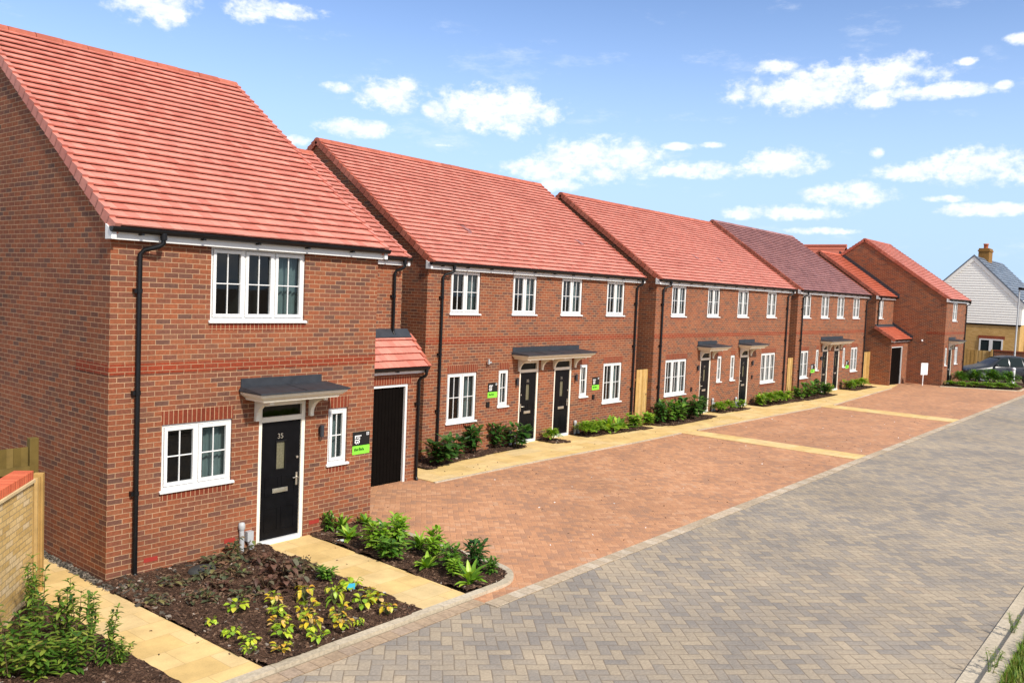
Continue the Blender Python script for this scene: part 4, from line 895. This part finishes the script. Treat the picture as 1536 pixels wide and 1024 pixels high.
# small things lying in the bed
m = MB(); m.lathe([(0, .05), (.14, .045), (.19, .02), (.2, -.02)], (0, 0, 0), 11); o = m.build('flat_stone', 'stone', None, (1.18, -.52, .075)); o.scale = (1.1, .75, 1); tag(o, 'flat dark grey stone lying in the front bed', 'stone')
t = thing('plant_tag', 'blue plant label stuck in the front bed', 'label', (2.16, -2.72, .05), rz=-.5)
m = MB(); m.box(-.055, .055, -.003, .003, .05, .13); m.build('tag_face', 'blue', t); m = MB(); m.box(-.008, .008, -.002, .002, -.02, .05); m.build('tag_stake', 'signwhite', t)
m = MB(); m.hexa([(-.11, -.05, 0), (.1, -.06, .002), (.11, .05, .008), (-.1, .06, 0), (-.11, -.05, .004), (.1, -.06, .014), (.11, .05, .02), (-.1, .06, .004)]); o = m.build('paper_scrap', 'paper', None, (3.60, -.72, .05)); tag(o, 'pale scrap of paper at the edge of the front path', 'litter')

# ------------------------------------------------------------------ far end: board, bollard, lamp, car, white house, red house
t = thing('notice_board', 'blank white board on a post before the tall blank gable', 'sign', (47.55, .82, 0), rz=-.5)
m = MB(); m.box(-.26, .26, -.03, .03, .62, 1.3); m.build('board', 'signwhite', t, bevel=.02); m = MB(); m.tube([(-.06, .0, 0), (-.06, 0, .64)], .03, 8); m.build('post', 'signwhite', t)
t = thing('bollard', 'white round-topped bollard at the end of the far bed', 'bollard', (53.8, -2.72, 0))
m = MB(); m.lathe([(.085, 0), (.085, .95)], (0, 0, 0), 14); m.build('post', 'signwhite', t); m = MB(); m.lathe([(.0, 1.1), (.06, 1.085), (.1, 1.03), (.105, .96), (.085, .95)], (0, 0, 0), 14); m.build('cap', 'signwhite', t)
t = thing('street_lamp', 'grey street lamp post with dark flat head', 'street lamp', (60., -1.75, 0))
m = MB(); m.tube([(0, 0, 0), (0, 0, 1.2), (0, 0, 1.25), (0, 0, 5.95)], [.09, .085, .055, .045], 12); m.build('post', 'grey_plastic', t)
m = MB(); m.hexa([(-.12, -.12, 5.93), (.35, -.75, 5.93), (.62, -.55, 5.93), (.1, .1, 5.93), (-.15, -.12, 6.1), (.33, -.75, 6.04), (.62, -.53, 6.04), (.08, .12, 6.1)]); m.build('lamp_head', 'black', t, bevel=.03)

def car(loc, rz):
    t = thing('parked_car', 'dark grey hatchback parked behind the bushes at the far end', 'car', loc, rz=rz)
    t.scale = (1.08, 1.05, 1.1)
    # car faces -x; side profile stations: x, (floor z, sill half width, belt z, belt half width, roof z, roof half width)
    m = MB()
    st = [(-2.2, .34, .62, .62, .66, .64, .45), (-2.12, .26, .72, .72, .78, .74, .6), (-1.75, .22, .84, .80, .86, .84, .72), (-1.2, .2, .88, .84, .90, .95, .74), (-.85, .2, .89, .86, .91, 1.02, .74), (-.15, .2, .90, .90, .92, 1.48, .60), (.5, .2, .90, .93, .92, 1.57, .60), (1.1, .2, .90, .96, .92, 1.54, .59), (1.6, .22, .89, .99, .91, 1.40, .56), (2.0, .28, .86, 1.02, .88, 1.1, .66), (2.18, .4, .80, .95, .80, .99, .7)]
    rings = []
    for x, fz, fw, bz, bw, rz_, rw in st:
        q = [(-fw, fz), (-bw, (fz + bz) * .5), (-bw, bz), (-rw, rz_ - .03), (-rw * .8, rz_), (rw * .8, rz_), (rw, rz_ - .03), (bw, bz), (bw, (fz + bz) * .5), (fw, fz)]
        rings.append([(x, a, b) for a, b in q])
    n = 10; vs = [p for r in rings for p in r]
    m.mesh(vs, [(i * n + k, i * n + (k + 1) % n, (i + 1) * n + (k + 1) % n, (i + 1) * n + k) for i in range(len(st) - 1) for k in range(n)], 0, True)
    m.poly(rings[0]); m.poly(rings[-1][::-1])
    b = m.build('body', 'car', t); s = b.modifiers.new('s', 'SUBSURF'); s.levels = s.render_levels = 2
    for sd in (-1, 1):
        for q in ([(-.72, 1.0), (-.13, 1.41), (.16, 1.45), (.16, .97)], [(.24, .97), (.24, 1.455), (.95, 1.45), (1.0, .99)], [(1.07, 1.0), (1.03, 1.43), (1.42, 1.33), (1.62, 1.05)]):
            g = MB(); pts = [(x, sd * (.915 - (z - .93) * .55 + .012), z) for x, z in q]; p2 = [(x, y - sd * .03, z) for x, y, z in pts]
            g.hexa(p2 + pts); g.build('side_window', 'carglass', t)
        for x, nm in ((-1.35, 0), (1.35, 1)):
            w = MB(); w.lathe([(.22, -.1), (.33, -.1), (.345, -.06), (.345, .06), (.33, .1), (.22, .1)], (x, sd * .82, .345), 20, axis='y'); wo = w.build('tyre', 'rubber', t)
            r_ = MB(); r_.lathe([(.0, sd * .105), (.06, sd * .11), (.2, sd * .09), (.225, sd * .1), (.225, -sd * .1)], (x, sd * .82, .345), 20, axis='y'); r_.build('rim', 'grey_plastic', wo)
            a = MB(); a.lathe([(.345, sd * .0), (.40, sd * .02), (.40, -sd * .1), (.345, -sd * .1)], (x, sd * .905, .36), 20, axis='y'); a.build('wheel_arch', 'black', t)
        g = MB(); g.hexa([(1.85, sd * .78, .86), (2.12, sd * .6, .86), (2.2, sd * .6, .86), (1.87, sd * .9, .86), (1.85, sd * .78, 1.0), (2.1, sd * .6, 1.02), (2.19, sd * .6, 1.02), (1.87, sd * .89, 1.0)]); g.build('tail_lamp', 'redlamp', t)
        g = MB(); g.hexa([(-2.16, sd * .5, .62), (-2.19, sd * .5, .62), (-1.82, sd * .85, .64), (-1.8, sd * .78, .64), (-2.1, sd * .5, .7), (-2.15, sd * .5, .7), (-1.8, sd * .86, .75), (-1.78, sd * .78, .75)]); g.build('headlight', 'lampclear', t)
        g = MB(); g.lathe([(0, -.09), (.06, -.07), (.075, 0), (.05, .07), (0, .09)], (-.62, sd * 1.0, 1.02), 10, axis='y'); g.build('door_mirror', 'car', t)
        for x in (.0, .95):
            g = MB(); g.box(x, x + .17, sd * .925 - .012, sd * .925 + .012, .82, .85); g.build('door_handle', 'car', t)
    g = MB(); g.hexa([(-.78, -.64, 1.0), (-.78, .64, 1.0), (-.13, .5, 1.41), (-.13, -.5, 1.41), (-.81, -.64, 1.015), (-.81, .64, 1.015), (-.16, .5, 1.43), (-.16, -.5, 1.43)]); g.build('windscreen', 'carglass', t)
    g = MB(); g.hexa([(1.60, -.46, 1.33), (1.60, .46, 1.33), (1.93, .55, 1.08), (1.93, -.55, 1.08), (1.63, -.46, 1.355), (1.63, .46, 1.355), (1.96, .55, 1.10), (1.96, -.55, 1.10)]); g.build('rear_window', 'carglass', t)
car((55.6, -1.55, 0), -.86)
# white boarded house with slate roof
hw = thing('white_house', 'white weatherboarded house with blue-grey slate roof and yellow brick ground floor', 'house', (68, 2.67, 0))
hwid, ez, rz_ = 3.42, 5.25, 8.62; Dp = 11.
m = MB(); m.box(0, Dp, -hwid, hwid, -.1, 3.5); m.build('wall', 'yellow_far', hw)
m = MB(); z = 3.52
while z < rz_ - .1:
    zt = min(z + .19, rz_ - .08); wz = lambda q: hwid if q < ez else hwid * (rz_ - q) / (rz_ - ez)
    a, b = wz(z), wz(zt)
    m.hexa([(-.045, -a, z), (.0, -a, z), (.0, a, z), (-.045, a, z), (-.012, -b, zt), (.0, -b, zt), (.0, b, zt), (-.012, b, zt)])
    z += .19
m.poly([(0, -hwid, 3.5), (0, hwid, 3.5), (0, hwid, ez), (0, 0, rz_), (0, -hwid, ez)])
m.box(.001, Dp, -hwid - .03, -hwid, 3.5, ez + .1); m.box(.001, Dp, hwid, hwid + .03, 3.5, ez + .1); m.build('weatherboarding', 'board', hw)
m = MB(); m.box(-.06, -.01, -hwid - .06, hwid + .06, 3.40, 3.5); m.build('drip_board', 'black', hw)
m = MB(); m.box(-.06, .02, -hwid - .06, -hwid + .12, 3.51, ez + .1); m.build('corner_board', 'board', hw)
rf = MB()
for sd in (-1, 1): tiles_e = (sd * (hwid + .3), ez - .3); tiles(rf, -.10, Dp + .2, tiles_e, (0, rz_ + .02), .3, .4, th=.02)
ro = rf.build('roof', 'slate', hw)
for sd in (-1, 1):
    m = MB(); e = Vector((sd * (hwid + .28), ez - .28)); p = Vector((0, rz_)); d = (p - e).normalized(); dn = Vector((0, -.34))
    m.hexa([(-.09, *e + dn), (-.03, *e + dn), (-.03, *p + dn), (-.09, *p + dn), (-.09, *e), (-.03, *e), (-.03, *p), (-.09, *p)]); m.build('bargeboard', 'board', hw)
    m = MB(); m.hexa([(-.13, *e), (-.03, *e), (-.03, *p), (-.13, *p), (-.13, *(e + Vector((0, .13)))), (-.03, *(e + Vector((0, .13)))), (-.03, *(p + Vector((0, .13)))), (-.13, *(p + Vector((0, .13))))]); m.build('verge', 'slate', ro)
m = MB(); m.box(3.3, 4.7, -.38, .38, 7.9, 9.45); m.box(3.25, 4.75, -.43, .43, 9.2, 9.32); ch = m.build('chimney', 'chimney', ro)
m = MB(); m.lathe([(.16, 9.45), (.17, 9.75), (.2, 9.77), (.2, 9.85), (.12, 9.85)], (4.0, 0, 0), 12); m.build('chimney_pot', 'terracotta', ch)
def flatwin(root, y0, y1, z0, z1):
    f = MB(); f.box(-.07, -.01, y0, y1, z1 - .1, z1); f.box(-.07, -.01, y0, y1, z0, z0 + .1); f.box(-.07, -.01, y0, y0 + .1, z0 + .1, z1 - .1); f.box(-.07, -.01, y1 - .1, y1, z0 + .1, z1 - .1); yc = (y0 + y1) / 2; f.box(-.07, -.01, yc - .12, yc + .12, z0 + .1, z1 - .1)
    w = f.build('patio_door', 'white', root); g = MB(); g.box(-.04, -.012, y0 + .1, y1 - .1, z0 + .1, z1 - .1); g.build('pane', 'carglass', w)
    s_ = MB(); s_.box(-.03, .01, y0 - .1, y1 + .1, z1 + .002, z1 + .24); s_.build('soldier_course', 'band', root)
flatwin(hw, -2.36, -.76, .25, 2.36)
m = MB(); m.box(2.2, 6.5, -hwid - 1.6, -hwid - .031, -.1, 5.0); m.build('porch_wing', 'yellow_far', hw)
# timber fence and low brick wall before the white house
t = thing('fence_panel', 'timber fence between the end house and the white house', 'fence', (60.2, .9, 0))
m = MB(); boards(m, (0, -1.2), (0, 3.), .0, 1.75, .12); m.build('boards', 'fence', t); m = MB(); m.box(-.12, .0, -1.32, -1.2, 0, 1.85); m.build('post', 'fence', t)
t = thing('brick_wall', 'low red brick wall with stepped end behind the parked car', 'wall', (60.6, -.5, 0))
m = MB(); m.box(0, .22, -2.0, .1, -.1, 1.75); m.box(0, .22, -3.2, -2.001, -.1, 2.05); m.box(0, .22, -4.4, -3.201, -.1, 2.35); m.build('wall', 'brick', t)
m = MB(); m.box(-.03, .25, -2.0, .12, 1.752, 1.83); m.box(-.03, .25, -3.2, -2.001, 2.052, 2.13); m.box(-.03, .25, -4.4, -3.201, 2.352, 2.43); m.build('coping', 'band', t)
# red roofed house behind the row
hr = thing('brick_house', 'distant brick house seen only as a flat red roof above the brown roof', 'house', (60, 9.9, 0))
m = MB(); m.box(-4.6, 4.6, 0, 10, -.1, 5.); m.poly([(-4.6, 0, 5), (4.6, 0, 5), (0, 0, 8.7)]); m.poly([(-4.6, 10, 5), (4.6, 10, 5), (0, 10, 8.7)]); m.build('wall', 'brick', hr)
m = MB()
for sd in (-1, 1):
    k = 13
    for i in range(k):
        a, b = 4.9 * (1 - i / k), 4.9 * (1 - (i + 1) / k) - .03; z0, z1 = 4.75 + 4.1 * i / k, 4.75 + 4.1 * (i + 1) / k + .02
        m.hexa([(sd * a, -.15, z0), (sd * a, 10.15, z0), (sd * b, 10.15, z1 - .04), (sd * b, -.15, z1 - .04), (sd * a, -.15, z0 + .05), (sd * a, 10.15, z0 + .05), (sd * b, 10.15, z1), (sd * b, -.15, z1)])
ro = m.build('roof', 'tile_dark', hr)
m = MB(); m.tube([(0, -.18, 8.86), (0, 10.18, 8.86)], .13, 8); m.build('ridge_tiles', 'tile_dark', ro)

# ------------------------------------------------------------------ camera
yaw, pitch, roll, f = 0.68233, -0.05709, 0.04245, 1288.70
d = Vector((math.cos(pitch) * math.cos(yaw), math.cos(pitch) * math.sin(yaw), math.sin(pitch)))
r = Vector((math.sin(yaw), -math.cos(yaw), 0)); u = r.cross(d)
r2 = r * math.cos(roll) + u * math.sin(roll); u2 = u * math.cos(roll) - r * math.sin(roll)
cam = bpy.data.cameras.new('camera'); co = bpy.data.objects.new('camera', cam); COL.objects.link(co)
mt = Matrix((r2, u2, -d)).transposed().to_4x4(); mt.translation = Vector((-5.70986, -11.83876, 4.35416)); co.matrix_world = mt
cam.sensor_width = 36; cam.lens = f / 1536 * 36; cam.clip_end = 3000; cam.clip_start = .1
sc.camera = co

# ------------------------------------------------------------------ light and sky
SUN = Vector((-.22, -.975, 0)).normalized(); EL = math.radians(41)
sd = Vector((SUN.x * math.cos(EL), SUN.y * math.cos(EL), math.sin(EL)))
L = bpy.data.lights.new('sun', 'SUN'); L.energy = 3.0; L.angle = math.radians(4.); L.color = (1., .93, .82)
lo = bpy.data.objects.new('sun', L); COL.objects.link(lo); lo.rotation_euler = sd.to_track_quat('Z', 'Y').to_euler(); lo.location = (0, -20, 40)
w = bpy.data.worlds.new('World'); sc.world = w; w.use_nodes = True; nt = w.node_tree
bg = nt.nodes['Background']; out = nt.nodes['World Output']
sky = nt.nodes.new('ShaderNodeTexSky'); sky.sky_type = 'NISHITA'; sky.sun_disc = False; sky.sun_elevation = EL
sky.sun_rotation = math.atan2(sd.x, sd.y); sky.air_density = .5; sky.dust_density = 0.; sky.ozone_density = 1.35; sky.altitude = 200
bg.inputs[1].default_value = .15
nt.links.new(sky.outputs[0], bg.inputs[0])
def wm(op, a, b=0., c=0.):
    x = nt.nodes.new('ShaderNodeMath'); x.operation = op
    for i, v in enumerate((a, b, c)):
        if isinstance(v, bpy.types.NodeSocket): nt.links.new(v, x.inputs[i])
        else: x.inputs[i].default_value = v
    return x.outputs[0]
tc = nt.nodes.new('ShaderNodeTexCoord'); DIR = tc.outputs['Generated']
def wdot(v):
    x = nt.nodes.new('ShaderNodeVectorMath'); x.operation = 'DOT_PRODUCT'; nt.links.new(DIR, x.inputs[0]); x.inputs[1].default_value = v; return x.outputs['Value']
CL = [(.4492,.8499,.2756,.0404,.0175),(.4683,.8425,.2663,.0123,.0055),(.5281,.8002,.2843,.0237,.0125),(.5529,.7829,.2854,.0421,.007),(.6572,.7231,.2127,.0355,.0163),(.6156,.7581,.2153,.0183,.0051),(.7441,.6362,.2037,.0637,.024),(.6939,.6914,.2011,.0134,.0075),(.6329,.7543,.1746,.0371,.0089),(.5871,.7944,.1557,.0162,.0051),(.821,.5499,.1536,.0642,.0212),(.7877,.5998,.1407,.0456,.0099),(.8755,.4609,.1448,.0522,.0089),(.799,.5883,.1242,.0213,.0076),(.8645,.4731,.1698,.0186,.0037),(.881,.441,.1715,.0148,.003),(.9134,.3769,.1539,.04,.0131),(.9079,.3535,.2254,.0673,.0184),(.8902,.3808,.25,.0213,.0071),(.9267,.2884,.2409,.0619,.0165),(.9467,.2346,.2206,.0573,.0067),(.9333,.2886,.2137,.0208,.0069),(.947,.2059,.2467,.0119,.0033),(.9434,.3096,.1187,.0392,.0121),(.9446,.2853,.1624,.0063,.0056),(.9705,.1919,.1459,.047,.0181),(.9566,.2542,.1422,.0347,.0083),(.9687,.2202,.1148,.0178,.0034),(.9774,.1844,.1038,.0404,.0061),(.9235,.3701,.1005,.0549,.0073),(.9044,.4156,.0969,.0223,.0052),(.9379,.3374,.0809,.0326,.0036),(.9515,.1616,.2619,.0128,.0051),(.9593,.1744,.2222,.0091,.0039),(.7105,.6846,.1626,.0121,.0023)]
mask = None; shade = None
for x, y, z, a, b in CL:
    c = Vector((x, y, z)).normalized(); rr = Vector((c.y, -c.x, 0)).normalized(); uu = rr.cross(c)
    p = wdot(rr / (a * 1.15)); q = wdot(uu / (b * 1.2)); q0 = wm('ADD', q, -c.dot(uu) / (b * 1.2))
    v = wm('SUBTRACT', 1., wm('ADD', wm('MULTIPLY', p, p), wm('MULTIPLY', q0, q0)))
    mask = v if mask is None else wm('MAXIMUM', mask, v)
front = wm('GREATER_THAN', wdot((.79, .6, 0)), .1)
def wnoise(scale, detail, rough, zs=2.2, off=(0, 0, 0)):
    mp = nt.nodes.new('ShaderNodeMapping'); nt.links.new(DIR, mp.inputs[0]); mp.inputs['Scale'].default_value = (1, 1, zs); mp.inputs['Location'].default_value = off
    n = nt.nodes.new('ShaderNodeTexNoise'); nt.links.new(mp.outputs[0], n.inputs['Vector']); n.inputs['Scale'].default_value = scale; n.inputs['Detail'].default_value = detail; n.inputs['Roughness'].default_value = rough; return n.outputs['Fac']
n1 = wnoise(30, 9, .6, 1.7); n2 = wnoise(85, 7, .62, 1.4, (3, 1, 2))
dens = wm('ADD', wm('ADD', wm('MULTIPLY', mask, .75), -.05), wm('ADD', wm('MULTIPLY', wm('SUBTRACT', n1, .5), 2.6), wm('MULTIPLY', wm('SUBTRACT', n2, .5), 1.9)))
mr = nt.nodes.new('ShaderNodeMapRange'); mr.interpolation_type = 'SMOOTHSTEP'; nt.links.new(dens, mr.inputs[0])
for i, v in enumerate((-.3, .92, 0., 1.)): mr.inputs[i+1].default_value = v
gate_ = wm('MULTIPLY', wm('SMOOTH_MIN', 1., wm('MAXIMUM', wm('ADD', wm('MULTIPLY', mask, 1.4), 1.1), 0.), .1), front)
fac = wm('MULTIPLY', wm('MULTIPLY', mr.outputs[0], gate_), .97)
fac = wm('MINIMUM', wm('MAXIMUM', fac, 0.), 1.)
mb_ = nt.nodes.new('ShaderNodeMapRange'); mb_.interpolation_type = 'SMOOTHSTEP'; nt.links.new(wnoise(2.6, 8, .58, 2., (5, 9, 1)), mb_.inputs[0])     # unseen cumulus behind and overhead, added to whiten and raise the fill light
for i, v in enumerate((.40, .56, 0., .95)): mb_.inputs[i+1].default_value = v
ws_ = nt.nodes.new('ShaderNodeMapRange'); ws_.interpolation_type = 'SMOOTHSTEP'; nt.links.new(wnoise(9, 9, .66, 3.2, (1, 6, 3)), ws_.inputs[0])     # thin wisps between the clouds
for i, v in enumerate((.55, .76, 0., .32)): ws_.inputs[i+1].default_value = v
fac = wm('MAXIMUM', fac, wm('MULTIPLY', ws_.outputs[0], wm('GREATER_THAN', wdot((0, 0, 1)), .0)))
away = nt.nodes.new('ShaderNodeMapRange'); away.interpolation_type = 'SMOOTHSTEP'; nt.links.new(wdot((.77, .63, -.06)), away.inputs[0])
for i, v in enumerate((.45, .72, 1., 0.)): away.inputs[i+1].default_value = v
fac = wm('MAXIMUM', fac, wm('MULTIPLY', wm('MULTIPLY', mb_.outputs[0], away.outputs[0]), wm('GREATER_THAN', wdot((0, 0, 1)), .0)))
cr = nt.nodes.new('ShaderNodeValToRGB'); nt.links.new(wnoise(40, 6, .6, 3., (7, 2, 5)), cr.inputs[0])
cr.color_ramp.elements[0].position = .35; cr.color_ramp.elements[0].color = (.74, .80, .90, 1); cr.color_ramp.elements[1].position = .6; cr.color_ramp.elements[1].color = (.96, .965, .98, 1)
bc = nt.nodes.new('ShaderNodeBackground'); nt.links.new(cr.outputs[0], bc.inputs[0]); bc.inputs[1].default_value = .70
hz = nt.nodes.new('ShaderNodeMapRange'); hz.interpolation_type = 'SMOOTHSTEP'; nt.links.new(wdot((0, 0, 1)), hz.inputs[0])
for i, v in enumerate((.03, .36, .97, 0.)): hz.inputs[i+1].default_value = v
bh = nt.nodes.new('ShaderNodeBackground'); bh.inputs[0].default_value = (.305, .42, .57, 1); bh.inputs[1].default_value = 1.      # low haze in the air near the horizon
mh = nt.nodes.new('ShaderNodeMixShader'); nt.links.new(hz.outputs[0], mh.inputs[0]); nt.links.new(bg.outputs[0], mh.inputs[1]); nt.links.new(bh.outputs[0], mh.inputs[2])
mx = nt.nodes.new('ShaderNodeMixShader'); nt.links.new(fac, mx.inputs[0]); nt.links.new(mh.outputs[0], mx.inputs[1]); nt.links.new(bc.outputs[0], mx.inputs[2]); nt.links.new(mx.outputs[0], out.inputs[0])

sc.view_settings.view_transform = 'Standard'; sc.view_settings.look = 'None'; sc.view_settings.gamma = 1; sc.view_settings.exposure = .88
sc.render.engine = 'CYCLES'; sc.cycles.max_bounces = 8; sc.cycles.transparent_max_bounces = 12; sc.cycles.caustics_reflective = False; sc.cycles.caustics_refractive = False
sc.cycles.use_denoising = True
